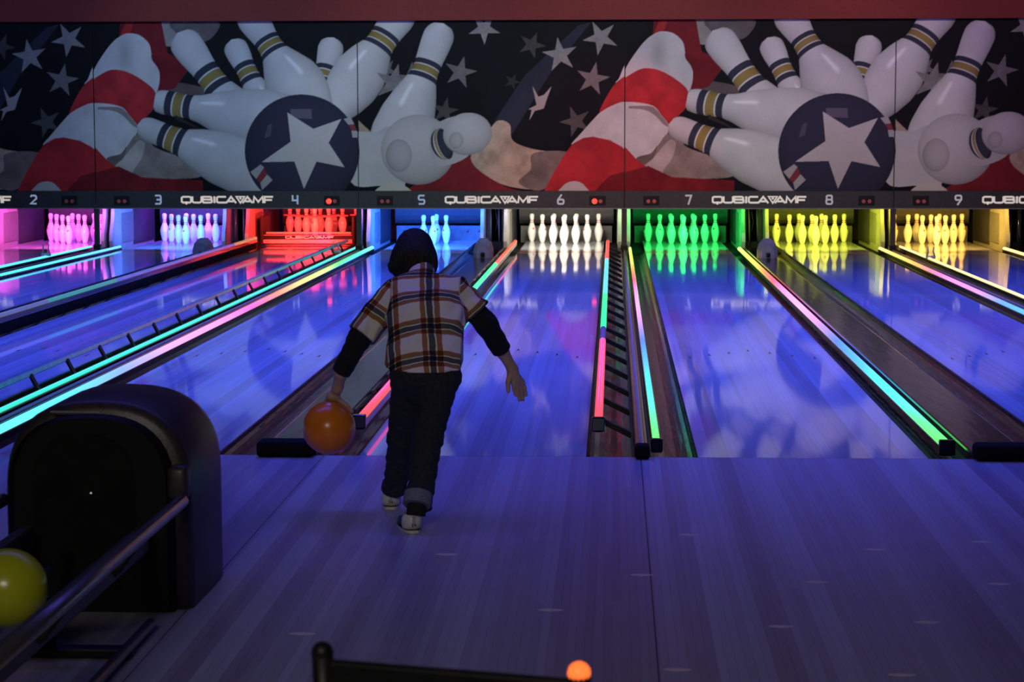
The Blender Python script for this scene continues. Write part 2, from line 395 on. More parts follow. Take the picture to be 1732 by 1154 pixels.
SEG4L = [(0, (.16, .18, .24)), (7.0, (.05, .42, .20)), (9.4, (.10, .16, .75)), (15.4, (.65, .42, .20))]

def bumper(gx, s, lane, raised, stops, strength, label, constant=False, off=None, z=0.02, base_tube=False, rr=0.017, rail='railgrey', y0=0.35, y1=17.05, zt=0.105, face=False):
    """s: side of the gap centre. raised rails stand at the lane edge on arms, lowered ones lie by the divider."""
    half = AG if gaps_kind[gx] == 'A' else BG
    t = thing('bumper_rail', label, 'bumper rail', (gx, 0, 0), 0, 'bumper rails')
    L = y1 - y0
    tm = tube_mat('led_' + str(lane) + str(s), [(y - y0, c) for y, c in stops], strength, L, constant)
    if raised:
        x = s * (half - 0.055)
        MB().bbox(x - .019, x + .019, y0, y1, zt - (.050 if base_tube else .055), zt - .012, 0.006).build('rail', M[rail if base_tube else 'blackgloss'], t)
        tube_x, tube_z = (s * 0.085, 0.03) if base_tube else (x, zt)
        if base_tube:
            MB().bbox(tube_x - .022, tube_x + .022, y0, y1, -0.03, tube_z - .01, 0.006).build('base_track', M['blackgloss'], t)
        if face: MB().bbox(x + s * .002 - .006, x + s * .002 + .006, y0, y1, .004, zt - .02, 0.002, 1).build('face_panel', M['cushion_end'], t)
        src = None; y = y0 + 0.3
        while y < y1 - 0.05:
            if src is None:
                xa = s * (0.135 if base_tube else 0.045 if half < 0.3 else 0.15)
                mb = MB()
                mb.add([(x - .012 * s, -.026, zt - .05), (x - .012 * s, .026, zt - .05), (x - .012 * s, .026, zt - .02), (x - .012 * s, -.026, zt - .02),
                        (xa, -.026, -0.02), (xa, .026, -0.02), (xa, .026, 0.012), (xa, -.026, 0.012)],
                       [(0, 1, 2, 3), (4, 7, 6, 5), (0, 4, 5, 1), (1, 5, 6, 2), (2, 6, 7, 3), (3, 7, 4, 0)])
                src = mb.build('arm', M['black'], t, loc=(0, y, 0))
            else:
                share('arm', src, t, (0, y, 0))
            y += 0.82
    else:
        tube_x = s * (off if off is not None else 0.078); tube_z = z
        MB().bbox(tube_x - .026, tube_x + .026, y0 - .02, y1, tube_z - .05, tube_z - .006, 0.006).build('rail', M['blackgloss'], t)
    MB().tube([(tube_x, y0, tube_z), (tube_x, (y0 + y1) / 2, tube_z), (tube_x, y1, tube_z)], rr, 12).build('led_tube', tm, t, True)
    MB().bbox(tube_x - rr - .012, tube_x + rr + .012, y0 - .045, y0 - .002, tube_z - .045, tube_z + rr + .004, 0.006).build('end_cap', M['blackgloss'], t)
    return t

gaps_kind = {gx: k for gx, k in gaps.values()}
G = {g: v[0] for g, v in gaps.items()}
bumper(G[2], -1, 2, False, CY, 1.5, 'aqua LED bumper rail along the right side of lane number 2', off=0.19, z=0.03)
bumper(G[2], 1, 3, False, CY, 1.5, 'aqua LED bumper rail along the left side of lane number 3', off=0.19, z=0.03)
bumper(G[3], 1, 4, True, SEG4L, 0.55, 'raised black bumper rail with dull green and blue top, left of lane number 4', True, y0=0.6, zt=0.145, face=True, rr=0.019)
bumper(G[4], -1, 4, True, AQ, 1.05, 'raised frosted bumper rail with aqua LED tube, right of lane number 4', base_tube=True, rail='railteal', zt=0.145, rr=0.012)
bumper(G[4], 1, 5, False, R5, 1.45, 'bumper rail with rainbow LED tube left of lane number 5, behind the hood', off=0.115, rr=0.026)
bumper(G[5], 1, 6, True, SEG6L, 1.3, 'raised bumper rail with red and green LED sections, left of lane number 6', True, rr=0.021, y0=0.5)
bumper(G[6], -1, 6, True, SEG6R, 1.3, 'raised bumper rail with red, green and blue LED sections, right of lane number 6', True, rr=0.021, y0=0.45)
bumper(G[6], 1, 7, False, RB, 1.6, 'bumper rail with rainbow LED tube left of lane number 7', off=0.075)
bumper(G[7], -1, 7, False, RB, 1.7, 'bumper rail with thick rainbow LED tube right of lane number 7', off=0.205, rr=0.026, z=0.012)
bumper(G[8], -1, 8, False, R8, 1.6, 'bumper rail with yellow, magenta and blue LED tube right of lane number 8', off=0.10, rr=0.022)
bumper(G[8], 1, 9, False, YE, 1.6, 'bumper rail with pale yellow LED tube left of lane number 9', off=0.15, rr=0.014, z=0.045)
bumper(G[9], -1, 9, False, YE, 1.6, 'bumper rail with pale yellow LED tube right of lane number 9', off=0.21, rr=0.022)

# ball deflector clips standing on two of the rails
for gx, off, y, lab in ((G[2], -0.19, 14.9, 'small clear clip on the aqua rail right of lane number 2'), (G[4], -0.16, 15.6, 'small pale clip on the aqua rail right of lane number 4'),
                        (G[8], 0.17, 14.6, 'small clear clip on the yellow rail left of lane number 9')):
    t = thing('rail_clip', lab, 'clip', (gx + off, y, 0.06), 0, 'rail clips')
    for s in (-1, 1):
        MB().tube([(s * .045, 0, .0), (s * .030, 0, .06), (s * .036, 0, .12)], [.012, .010, .007], 8).build('prong', M['kick'], t, True)
    MB().bbox(-.055, .055, -.02, .02, -.02, .015, 0.006).build('clip_base', M['kick'], t)

# scoring cameras on the wide cappings
for g in (3, 5, 7):
    t = thing('scoring_camera', 'grey faceted camera housing between the %s lane %d and %s lane %d' % (LIT[g], g, LIT[g + 1], g + 1), 'camera', (G[g], 15.0, 0.022), 0, 'scoring cameras')
    prof = [(-.115, 0), (.115, 0), (.118, .09), (.095, .17), (.045, .225), (-.045, .225), (-.095, .17), (-.118, .09)]
    mb = MB(); n = len(prof)
    for y, sc in ((-.11, .62), (-.05, .97), (.10, 1.0), (.16, .8)):
        mb.v += [(px * sc, y, pz * (0.75 if sc < .7 else sc)) for px, pz in prof]
    for r in range(3):
        mb.f += [(r * n + i, r * n + (i + 1) % n, (r + 1) * n + (i + 1) % n, (r + 1) * n + i) for i in range(n)]
    mb.f += [tuple(range(n))[::-1], tuple(3 * n + i for i in range(n))]
    mb.build('housing', M['housing'], t)
    MB().tube([(0, -.145, .045), (0, -.10, .045)], .026, 14).build('lens', M['blackgloss'], t, True)

# ---------------------------------------------------------------- kickbacks and pits
def kickback(x, face, label):
    """laminate side panel; face = +1 if its show side looks to +x"""
    t = thing('kickback', label, 'kickback', (x, 0, 0), 0, 'kickback panels')
    th = 0.045
    prof = [(17.15, .02), (17.12, .10), (17.14, .20), (17.22, .34), (17.26, .48), (17.27, .62), (19.6, .62), (19.6, -.048), (17.2, -.048)]
    n = len(prof); mb = MB()
    mb.v = [(-th / 2, y, z) for y, z in prof] + [(th / 2, y, z) for y, z in prof]
    mb.f = [(i, (i + 1) % n, n + (i + 1) % n, n + i) for i in range(n)] + [tuple(range(n)), tuple(n + i for i in range(n))[::-1]]
    mb.build('panel', M['kick'], t)
    fx = face * th / 2
    x0, x1 = sorted((fx, fx + face * 0.008))
    MB().bbox(x0, x1, 17.62, 18.30, .045, .44, 0.003, 1).build('kick_plate', M['kickplate'], t)
    MB().bbox(x0 - .004, x1 + .004, 18.30, 19.6, .0, .62, 0.003, 1).build('rear_plate', M['padding'], t)
    return t
for g, (gx, kind) in gaps.items():
    off = 0.055 if kind == 'A' else 0.150
    for s in (-1, 1):
        lane = g if s < 0 else g + 1
        if lane in (1, 10): continue
        kickback(gx + s * off, s, 'pale laminate side panel on the %s of the %s pins under number %d' % ('right' if s < 0 else 'left', LIT[lane], lane))
    if kind == 'B':
        t = thing('ball_lift_frame', 'open ball lift frame between the %s lane %d and %s lane %d' % (LIT[g], g, LIT[g + 1], g + 1), 'frame', (gx, 17.75, 0), 0, 'ball lift frames')
        mb = MB()
        MB().bbox(-.125, -.075, 0, .05, -.05, .60, .004).build('upright', M['kick'], t)
        MB().bbox(.075, .125, 0, .05, -.05, .60, .004).build('upright', M['kick'], t)
        MB().bbox(-.125, .125, .0, .05, .50, .60, .004).build('header', M['kick'], t)
        MB().bbox(-.125, .125, -.06, .05, .0, .07, .004).build('sill', M['tail'], t)
        MB().box(-.12, .12, .25, .30, .0, .62).build('recess', M['void'], t)
        MB().tube([(-.05, -.30, .03), (-.062, -.18, .62)], .010, 8).build('guide_rod', M['metal'], t, True)
        MB().tube([(.055, -.30, .03), (.040, -.18, .62)], .010, 8).build('guide_rod', M['metal'], t, True)
        MB().tube([(-.02, .02, .55), (.0, .03, .40), (.015, .02, .33), (-.01, .0, .20)], .006, 6).build('cable', M['metal'], t, True)

for n in range(2, 10):
    t = thing('pit_cushion', 'dark padded cushion and tail board behind the %s pins under number %d' % (LIT[n], n), 'cushion', (LC[n], 0, 0), 0, 'pit cushions')
    prof = []
    for k in range(9):
        a = -PI / 2 + PI * k / 8; prof.append((19.78 - 0.055 * math.cos(a), 0.40 + 0.19 * math.sin(a)))
    prof += [(19.95, .62), (19.95, .19)]
    m = len(prof); mb = MB()
    wx = 0.66
    mb.v = [(-wx, y, z) for y, z in prof] + [(wx, y, z) for y, z in prof]
    mb.f = [(i, (i + 1) % m, m + (i + 1) % m, m + i) for i in range(m)] + [tuple(range(m))[::-1], tuple(m + i for i in range(m))]
    mb.build('cushion', M['padding'], t)
    MB().bbox(-.64, .64, 19.70, 19.74, -.10, .185, .006).build('tail_board', M['tail'], t)
    bs = None
    for bx in (-.52, .36, .52):
        if bs is None: bs = sphere_mb((0, 0, 0), .020, 10, 6).build('bolt', M['metal'], t, True, (bx, 19.695, .11))
        else: share('bolt', bs, t, (bx, 19.695, .11))
    MB().box(-.66, .66, 19.95, 19.97, -.1, .75).build('back_sheet', M['void'], t)

# coloured lamps under the masking panels, lighting each rack of pins
PL = {2: ((1.0, .11, .72), 80), 3: ((.07, .19, 1.0), 105), 4: ((1.0, .035, .025), 100), 5: ((.035, .17, 1.0), 190), 6: ((1.0, .90, .70), 44),
      7: ((.03, 1.0, .14), 55), 8: ((.85, .92, .06), 52), 9: ((1.0, .58, .09), 64)}
for n, (c, pw) in PL.items():
    t = thing('pin_light', 'strip lamp behind the sign bar over the %s lane number %d' % (LIT[n], n), 'lamp', (LC[n], YM + .085, .68), 0, 'pin lights')
    MB().bbox(-.5, .5, -.03, .03, .0, .05, .006).build('lamp_housing', M['black'], t)
    l = area('pin_lamp', (LC[n], YM + .085, .67), (LC[n], 18.7, .12), 0.80, 0.05, pw, c, math.radians(110))
    l.parent = t; l.location = (0, 0, -.01)
for n, c, pw in ((2, (.35, .05, 1), 16), (3, (.30, .04, 1), 50), (5, (.02, .06, 1), 30)):
    l = area('pit_lamp', (LC[n], 18.9, .80), (LC[n], 19.3, 0), 1.0, 0.1, pw, c)

# ---------------------------------------------------------------- pins
PIN = [(0.0258, 0.0), (0.0283, 0.006), (0.0360, 0.019), (0.0455, 0.057), (0.0532, 0.086), (0.0578, 0.114), (0.0600, 0.130), (0.0585, 0.149),
       (0.0545, 0.173), (0.0469, 0.197), (0.0375, 0.221), (0.0290, 0.244), (0.0245, 0.262), (0.0233, 0.278), (0.0236, 0.293), (0.0268, 0.310),
       (0.0300, 0.328), (0.0323, 0.343), (0.0321, 0.356), (0.0285, 0.368), (0.0215, 0.376), (0.012, 0.380), (0.002, 0.381)]
pin_body = MB().lathe(PIN, 24)
def ring(z0, z1, r0, r1):
    return MB().lathe([(r0 - .001, z0 - .0005), (r0 + .0006, z0), (r1 + .0006, z1), (r1 - .001, z1 + .0005)], 24)
src_pin = None
rows = [[(0, 'the head pin at the front')], [(-1, 'second row left'), (1, 'second row right')], [(-2, 'third row left'), (0, 'third row middle'), (2, 'third row right')],
        [(-3, 'back row far left'), (-1, 'back row inner left'), (1, 'back row inner right'), (3, 'back row far right')]]
def add_pin(x, y, z, label, grp):
    global src_pin
    t = thing('bowling_pin', label, 'bowling pin', (x, y, z), 0, grp)
    if src_pin is None:
        b = pin_body.build('pin_body', M['pin'], t, True)
        r1 = ring(.256, .266, .0258, .0242).build('neck_stripe', M['pinred'], t, True)
        r2 = ring(.282, .292, .0234, .0236).build('neck_stripe', M['pinred'], t, True)
        vs = []
        for i in range(7):
            for j in range(7):
                a = -PI / 2 + (i - 3) * 0.09; zz = .176 + (j - 3) * .0045
                vs.append((a, zz))
        def rad(z):
            for (ra, za), (rb, zb) in zip(PIN, PIN[1:]):
                if za <= z <= zb: return ra + (rb - ra) * (z - za) / (zb - za)
            return .05
        V = [((rad(zz) + .0008) * math.cos(a), (rad(zz) + .0008) * math.sin(a), zz) for a, zz in vs]
        F = [(i * 7 + j, (i + 1) * 7 + j, (i + 1) * 7 + j + 1, i * 7 + j + 1) for i in range(6) for j in range(6) if not ((i in (0, 5)) and (j in (0, 5)))]
        r3 = mesh_obj('crest', V, F, M['pinred'], t, True)
        src_pin = (b, r1, r2, r3)
    else:
        rz = random.uniform(-2.6, 2.6)
        for nm, s in zip(('pin_body', 'neck_stripe', 'neck_stripe', 'crest'), src_pin):
            share(nm, s, t, (0, 0, 0), rz)
for n in range(2, 10):
    for r, row in enumerate(rows):
        for k, word in row:
            if n == 5 and (r, k) not in ((1, -1), (0, 0), (2, 0), (1, 1), (3, 3)): continue
            if n == 5 and (r, k) == (3, 3): continue
            x, y = LC[n] + k * 0.1524, 18.288 + r * 0.264
            z = 0.115 if n == 4 else 0.0005
            lab = '%s bowling pin under number %d, %s' % (LIT[n], n, word)
            if n == 4: lab = 'red lit pin held in the pinsetter under number 4, %s' % word
            add_pin(x, y, z, lab, 'pins of lane number %d' % n)

# ---------------------------------------------------------------- lettering strokes
def stroke_mesh(mb, paths, x0, z0, sx, sz, wd, depth, y):
    """thick flat polylines in the xz plane, front face at y - depth"""
    for path in paths:
        closed = path[0] == path[-1] and len(path) > 2
        P = [Vector((x0 + p[0] * sx, z0 + p[1] * sz)) for p in path]
        if closed: P = P[:-1]
        n = len(P); Lf = []; Rt = []
        for i in range(n):
            a = P[i - 1] if (i > 0 or closed) else None
            b = P[(i + 1) % n] if (i < n - 1 or closed) else None
            d1 = (P[i] - a).normalized() if a is not None else None
            d2 = (b - P[i]).normalized() if b is not None else None
            if d1 is None: d1 = d2
            if d2 is None: d2 = d1
            n1 = Vector((-d1.y, d1.x)); n2 = Vector((-d2.y, d2.x)); mt = (n1 + n2)
            mt = mt.normalized() if mt.length > 1e-6 else n1
            k = min(1.8, 1 / max(0.3, mt.dot(n1)))
            Lf.append(P[i] + mt * wd / 2 * k); Rt.append(P[i] - mt * wd / 2 * k)
        b0 = len(mb.v)
        for i in range(n):
            for q in (Lf[i], Rt[i]):
                mb.v.append((q.x, y - depth, q.y)); mb.v.append((q.x, y, q.y))
        rng_ = range(n) if closed else range(n - 1)
        for i in rng_:
            j = (i + 1) % n; a, c = b0 + i * 4, b0 + j * 4
            mb.f += [(a, c, c + 2, a + 2), (a + 1, a, c, c + 1)[::-1], (a + 2, c + 2, c + 3, a + 3)]
        if not closed:
            a = b0; mb.f.append((a, a + 2, a + 3, a + 1)); a = b0 + (n - 1) * 4; mb.f.append((a, a + 1, a + 3, a + 2))
    return mb
GL = {
    'Q': [[(.15, .0), (.0, .15), (.0, .85), (.15, 1), (.85, 1), (1, .85), (1, .15), (.85, 0), (.15, 0)], [(.5, .20), (.5, -.34)]],
    'U': [[(0, 1.08), (0, .18), (.18, 0), (.82, 0), (1, .18), (1, 1.08)]],
    'B': [[(0, .0), (0, 1), (.82, 1), (.95, .88), (.95, .66), (.82, .53), (0, .53)], [(.82, .53), (1, .40), (1, .12), (.86, 0), (0, 0)]],
    'I': [[(.5, -.09), (.5, 1.09)]],
    'C': [[(1.04, 1), (.15, 1), (0, .85), (0, .15), (.15, 0), (1.04, 0)]],
    'A': [[(-.05, -.09), (.5, 1.0), (1.05, -.09)], [(.22, .22), (.78, .22)]],
    'M': [[(0, -.09), (.08, 1), (.5, .12), (.92, 1), (1, -.09)]],
    'F': [[(0, -.09), (0, 1), (1.04, 1)], [(0, .45), (.9, .45)]],
    '2': [[(0, .85), (.2, 1), (.8, 1), (1, .85), (1, .62), (0, .02), (1.04, .02)]],
    '3': [[(0, 1), (.85, 1), (1, .85), (1, .15), (.85, 0), (0, 0)], [(.25, .5), (1, .5)]],
    '4': [[(0, 1.05), (0, .42), (.95, .42)], [(.86, 1.05), (.86, -.06)]],
    '5': [[(1.02, 1), (.15, 1), (0, .85), (0, .62), (.12, .5), (.88, .5), (1, .38), (1, .14), (.86, 0), (0, 0)]],
    '6': [[(.66, 1.12), (0, .48), (0, .12), (.15, 0), (.85, 0), (1, .12), (1, .40), (.85, .52), (.06, .52)]],
    '7': [[(-.04, 1), (1, 1), (.5, -.08)]],
    '8': [[(.12, .52), (.05, .65), (.05, .9), (.18, 1), (.82, 1), (.95, .9), (.95, .65), (.88, .52), (.12, .52)], [(.12, .52), (0, .40), (0, .12), (.15, 0), (.85, 0), (1, .12), (1, .4), (.88, .52)]],
    '9': [[(.34, -.12), (1, .52), (1, .88), (.85, 1), (.15, 1), (0, .88), (0, .60), (.15, .48), (.94, .48)]],
}
def logo(mb, cx, cz, width, height, y, wd, depth):
    L = [('Q', 1.15), ('U', 1.12), ('B', 1.12), ('I', .30), ('C', 1.08), ('A', 1.12), ('V', .86), ('A', 1.12), ('M', 1.22), ('F', 1.0)]
    gap = 0.17
    tot = sum(w_ for _, w_ in L) + gap * (len(L) - 1) - 0.5
    u = width / tot; x = cx - width / 2
    for ch, w_ in L:
        if ch == 'V':
            a, b, c, zt, zb = x - .22 * u, x + (w_ + .22) * u, x + w_ / 2 * u, cz + height / 2 + wd / 2, cz - height / 2 - wd / 2
            stroke_mesh(mb, [[(0, 1), (1, 1), (.5, .08), (0, 1)]], a + .13 * u, zb, b - a - .26 * u, zt - zb - wd * .4, wd * .8, depth, y)
            stroke_mesh(mb, [[(0, .5), (.5, 1), (1, .5), (.5, 0), (0, .5)]], c - .11 * u, cz + .006, .22 * u, height * .32, wd * .45, depth, y)
            x += (w_ - .12) * u
        else:
            stroke_mesh(mb, GL[ch], x, cz - height / 2, w_ * u, height, wd * (1.1 if ch == 'I' else 1), depth, y)
            x += (w_ + (gap if ch not in 'C' else .10)) * u
    return mb

# ---------------------------------------------------------------- masking panel artwork (flat print)
def paint_art():
    """returns two colour fields for the printed panels, in reference units of 1/2 print dot"""
    X0, X1, Y0, Y1, SS = 160, 1056, 36, 327, 2
    W, Hh = (X1 - X0) * SS, (Y1 - Y0) * SS
    img = np.zeros((Hh, W, 3), np.float32)
    yy, xx = np.mgrid[0:Hh, 0:W].astype(np.float32)
    gx = X0 + (xx + .5) / SS; gy = Y0 + (yy + .5) / SS
    def noise(sc, seed):
        r = np.random.default_rng(seed)
        h, w_ = int((Y1 - Y0) / sc) + 3, int((X1 - X0) / sc) + 3
        t = r.random((h, w_)).astype(np.float32)
        fx = (gx - X0) / sc; fy = (gy - Y0) / sc
        i = fx.astype(int); j = fy.astype(int); a = fx - i; b = fy - j
        a = a * a * (3 - 2 * a); b = b * b * (3 - 2 * b)
        return (t[j, i] * (1 - a) + t[j, i + 1] * a) * (1 - b) + (t[j + 1, i] * (1 - a) + t[j + 1, i + 1] * a) * b
    n1 = noise(26, 1); n2 = noise(9, 2); n3 = noise(2.2, 3)
    fold = 0.55 * n1 + 0.3 * n2 + 0.15 * n3
    def smooth(pts, k=6):
        P = np.array(pts, float); n = len(P); out = []
        for i in range(n):
            p0, p1, p2, p3 = P[i - 1], P[i], P[(i + 1) % n], P[(i + 2) % n]
            for t in np.arange(k) / k:
                out.append(0.5 * ((2 * p1) + (-p0 + p2) * t + (2 * p0 - 5 * p1 + 4 * p2 - p3) * t * t + (-p0 + 3 * p1 - 3 * p2 + p3) * t ** 3))
        return np.array(out)
    def mask(pts, sm=False):
        P = smooth(pts) if sm else np.array(pts, float)
        a0 = max(0, int((P[:, 0].min() - X0) * SS) - 1); a1 = min(W, int((P[:, 0].max() - X0) * SS) + 2)
        b0 = max(0, int((P[:, 1].min() - Y0) * SS) - 1); b1 = min(Hh, int((P[:, 1].max() - Y0) * SS) + 2)
        if a1 <= a0 or b1 <= b0: return None
        x = gx[b0:b1, a0:a1]; y = gy[b0:b1, a0:a1]; ins = np.zeros(x.shape, bool)
        n = len(P)
        for i in range(n):
            (xa, ya), (xb, yb) = P[i], P[(i + 1) % n]
            if ya == yb: continue
            c = (ya > y) != (yb > y)
            ins ^= c & (x < (xb - xa) * (y - ya) / (yb - ya) + xa)
        return (slice(b0, b1), slice(a0, a1)), ins
    def fill(pts, col, sm=False, var=0.0, tex=None, grad=None):
        r = mask(pts, sm)
        if r is None: return
        sl, m_ = r
        c = np.ones(m_.shape + (3,), np.float32) * np.array(col, np.float32)
        if var: c *= (1 - var + 2 * var * (tex if tex is not None else fold)[sl])[..., None]
        if grad is not None: c *= grad(gx[sl], gy[sl])[..., None]
        img[sl][m_] = c[m_]
    def star(cx, cy, r, rot, col, squash=1.0, dirn=0.0, inner=0.42):
        pts = []
        for k in range(10):
            a = rot + PI * k / 5; rr = r if k % 2 == 0 else r * inner
            px, py = rr * math.sin(a) * squash, -rr * math.cos(a)
            pts.append((cx + px * math.cos(dirn) - py * math.sin(dirn), cy + px * math.sin(dirn) + py * math.cos(dirn)))
        fill(pts, col, var=0.25, tex=n3 * .5 + n2 * .5)
    def pin(tip, d, prof, b0, b1, shade=1.0):
        """prof: (distance from the tip, radius) along axis d; bands between b0 and b1"""
        t = np.array(tip, float); d = np.array(d, float); d /= np.linalg.norm(d); nrm = np.array([-d[1], d[0]])
        ps = np.linspace(0, prof[-1][0], 60); pr = np.interp(ps, [a for a, _ in prof], [q for _, q in prof])
        k = np.array([.25, .5, .25]); pr[2:-1] = np.convolve(pr, k, 'same')[2:-1]
        pts = [t + d * a + nrm * r for a, r in zip(ps, pr)] + [t + d * a - nrm * r for a, r in zip(ps[::-1], pr[::-1])]
        r = mask([tuple(p) for p in pts], False)
        if r is None: return
        sl, m_ = r
        x = gx[sl] - t[0]; y = gy[sl] - t[1]
        s_ = x * d[0] + y * d[1]; u = x * nrm[0] + y * nrm[1]
        R_ = np.interp(s_, ps, np.maximum(pr, 1.0))
        v = np.clip(u / R_, -1, 1); lx = v * nrm[0]; ly = v * nrm[1]; q = np.sqrt(np.clip(1 - v * v, 0, 1))
        sh = (0.40 + 0.46 * q - 0.20 * ly - 0.06 * lx) * shade * (0.92 + 0.16 * n1[sl])
        c = np.stack([sh * .82, sh * .82, sh * .80], -1)
        hv = .42 if nrm[1] < 0 else -.42
        hl = np.exp(-((v - hv) / .09) ** 2) * np.clip((s_ - b1 - 12) / 10, 0, 1) * np.clip((b1 + 62 - s_) / 10, 0, 1) * .35
        sc = (s_ - 6 * (1 - q) - b0) / (b1 - b0)
        for a_, e_, col in ((0, .27, (.040, .045, .070)), (.27, .33, (.75, .75, .70)), (.33, .67, (.33, .25, .075)), (.67, .73, (.75, .75, .70)), (.73, 1, (.040, .045, .070))):
            kk = (sc >= a_) & (sc < e_); c[kk] = np.array(col) * (0.45 + .6 * q[kk])[:, None]
        c += hl[..., None]
        img[sl][m_] = c[m_]
    WH = (.66, .65, .63); RD = (.50, .030, .040); NV = (.006, .0065, .010)
    # flag field background
    img[:] = np.array(NV) * (0.7 + 0.7 * fold)[..., None]
    # lit fold edge of the flag field
    fill([(835, 215), (890, 130), (980, 45), (1000, 40), (930, 130), (868, 232)], (.030, .034, .055), var=.3)
    # stars
    for a in ((783, 124, 31, .25, .24), (823, 50, 30, .6, .40), (949, 95, 33, -.15, .42), (1016, 66, 33, 3.3, .40), (1003, 136, 32, .2, .26), (975, 208, 30, .9, .12),
              (700, 140, 38, .1, .22), (757, 190, 26, .2, .10), (902, 78, 26, .4, .09), (870, 140, 16, .4, .05), (660, 120, 22, .6, .2)):
        star(a[0], a[1], a[2] * .92, a[3], (a[4] * .8, a[4] * .76, a[4] * .72), inner=.37)
    fill([(903, 147), (913, 166), (922, 163), (935, 148), (927, 170), (922, 186), (907, 190), (898, 206), (902, 188), (896, 187), (910, 180)], (.42, .38, .36), var=.2)
    # tan cloth and dark red at the lower right of the pins
    fill([(700, 330), (740, 300), (800, 262), (850, 315), (880, 330)], (.22, .02, .028), True, .3)
    fill([(800, 270), (836, 216), (850, 206), (866, 214), (870, 240), (900, 254), (945, 262), (965, 275), (950, 300), (925, 322), (880, 322), (838, 308)], (.50, .38, .28), True, .45)
    fill([(905, 262), (965, 262), (950, 300), (915, 326), (880, 312), (900, 290)], (.20, .15, .13), True, .5)
    # striped arm (drawn where it enters at the right end and at the left end)
    def arm(dx, k=1.0):
        T = lambda pts: [(x + dx, y) for x, y in pts]
        fill(T([(208, 36), (278, 34), (288, 90), (330, 110), (300, 150), (262, 160), (225, 120), (206, 62)]), (.20, .014, .022), False, .35)
        fill(T([(218, 36), (232, 36), (222, 62), (205, 66)]), (.45, .03, .035), False, .2)
        fill(T([(155, 134), (166, 109), (192, 73), (213, 58), (226, 56), (242, 60), (256, 73), (260, 88), (261, 101), (270, 114), (274, 127), (272, 146), (265, 158), (247, 142), (221, 126), (200, 121), (182, 124), (150, 142)]),
             WH, True, .12, grad=lambda x, y: 1 - .35 * np.exp(-(((x - dx - 215) / 14) ** 2 + ((y - 95) / 30) ** 2)))
        fill(T([(122, 194), (140, 156), (155, 138), (182, 121), (200, 118), (221, 123), (247, 138), (266, 157), (264, 182), (249, 200), (235, 218), (221, 199), (205, 184), (166, 178), (146, 182)]), RD, True, .42)
        fill(T([(76, 247), (91, 229), (112, 205), (125, 192), (146, 180), (166, 175), (205, 181), (221, 197), (235, 217), (231, 230), (216, 249), (208, 260), (180, 275), (161, 254), (140, 242), (112, 236), (96, 237)]), WH, True, .18)
        fill(T([(205, 183), (222, 199), (234, 216), (226, 214), (208, 196), (190, 188), (168, 186), (170, 182)]), (.30, .26, .24), True, .2)
        fill(T([(216, 249), (231, 230), (252, 236), (262, 250), (290, 262), (335, 275), (345, 300), (300, 306), (240, 304), (205, 297), (190, 285), (196, 272)]), (.30, .25, .22), True, .5)
        fill(T([(195, 285), (215, 262), (235, 240), (246, 246), (240, 270), (226, 290), (222, 300), (206, 296)]), (.50, .44, .40), True, .35)
        fill(T([(180, 270), (205, 262), (214, 250), (210, 268), (196, 280), (186, 284)]), (.16, .13, .12), True, .2)
        fill(T([(28, 332), (45, 298), (62, 268), (78, 246), (96, 236), (112, 234), (140, 240), (161, 252), (180, 273), (205, 292), (240, 304), (330, 308), (345, 332)]), RD, False, .35)
        fill(T([(140, 300), (200, 284), (240, 303), (345, 309), (345, 332), (110, 332)]), (.20, .015, .022), False, .4)
        fill(T([(56, 332), (62, 318), (74, 311), (88, 311), (98, 318), (104, 332)]), (.60, .55, .52), True, .1)
    # loose cloth behind the upper pins
    fill([(272, 36), (300, 34), (303, 72), (286, 78), (272, 66)], (.34, .31, .29), True, .3)
    fill([(296, 36), (375, 36), (362, 66), (330, 72), (306, 58)], (.14, .12, .12), True, .5)
    fill([(262, 150), (300, 140), (350, 150), (348, 162), (300, 166)], (.13, .10, .095), True, .3)
    arm(0); arm(892)
    # pins, back to front
    pin((572, 64), (-14, 55), [(0, 0), (3, 12), (9, 19), (20, 22), (35, 20), (50, 18), (62, 17), (78, 18), (110, 22), (140, 28)], 46, 76)
    pin((398, 67), (26, 55), [(0, 0), (3, 11), (9, 19), (18, 21), (35, 20), (45, 18), (60, 17), (78, 18), (110, 26), (150, 36), (200, 38)], 42, 76)
    pin((306, 55), (50, 70), [(0, 0), (3, 14), (10, 24), (22, 28), (45, 27), (72, 23), (95, 22), (115, 24), (150, 36), (200, 52), (260, 58), (330, 50)], 72, 116)
    pin((703, -4), (-.555, .83), [(0, 5), (20, 26), (45, 29), (70, 25), (85, 24), (100, 25), (125, 36), (155, 45), (185, 44), (215, 36), (240, 25)], 70, 101)
    pin((415, 0), (.53, .85), [(0, 10), (20, 24), (40, 28), (60, 25), (75, 22), (87, 21), (105, 23), (125, 34), (150, 47), (175, 52), (205, 48), (235, 36)], 73, 103)
    star(672, 142, 34, .25, (.24, .23, .22), inner=.38)
    fill([(612, 205), (640, 232), (615, 236)], (.45, .33, .24), False, .2)
    pin((264, 171), (38, 7), [(0, 12), (4, 18), (16, 21), (38, 21), (60, 20), (80, 24), (110, 36), (150, 48), (190, 54), (240, 50)], 17, 61, .95)
    fill([(330, 212), (300, 196), (300, 204), (345, 222)], (.04, .03, .03), False, .2)
    pin((234, 213), (.90, .36), [(0, 0), (3, 12), (9, 18), (20, 21), (38, 21), (58, 21), (80, 24), (110, 36), (150, 46), (195, 49), (240, 44)], 39, 80, .92)
    pin((756, 41), (-29, 75), [(0, 0), (3, 14), (10, 22), (22, 26), (45, 25), (66, 23), (82, 22), (98, 24), (130, 36), (165, 46), (200, 50), (240, 46)], 66, 98)
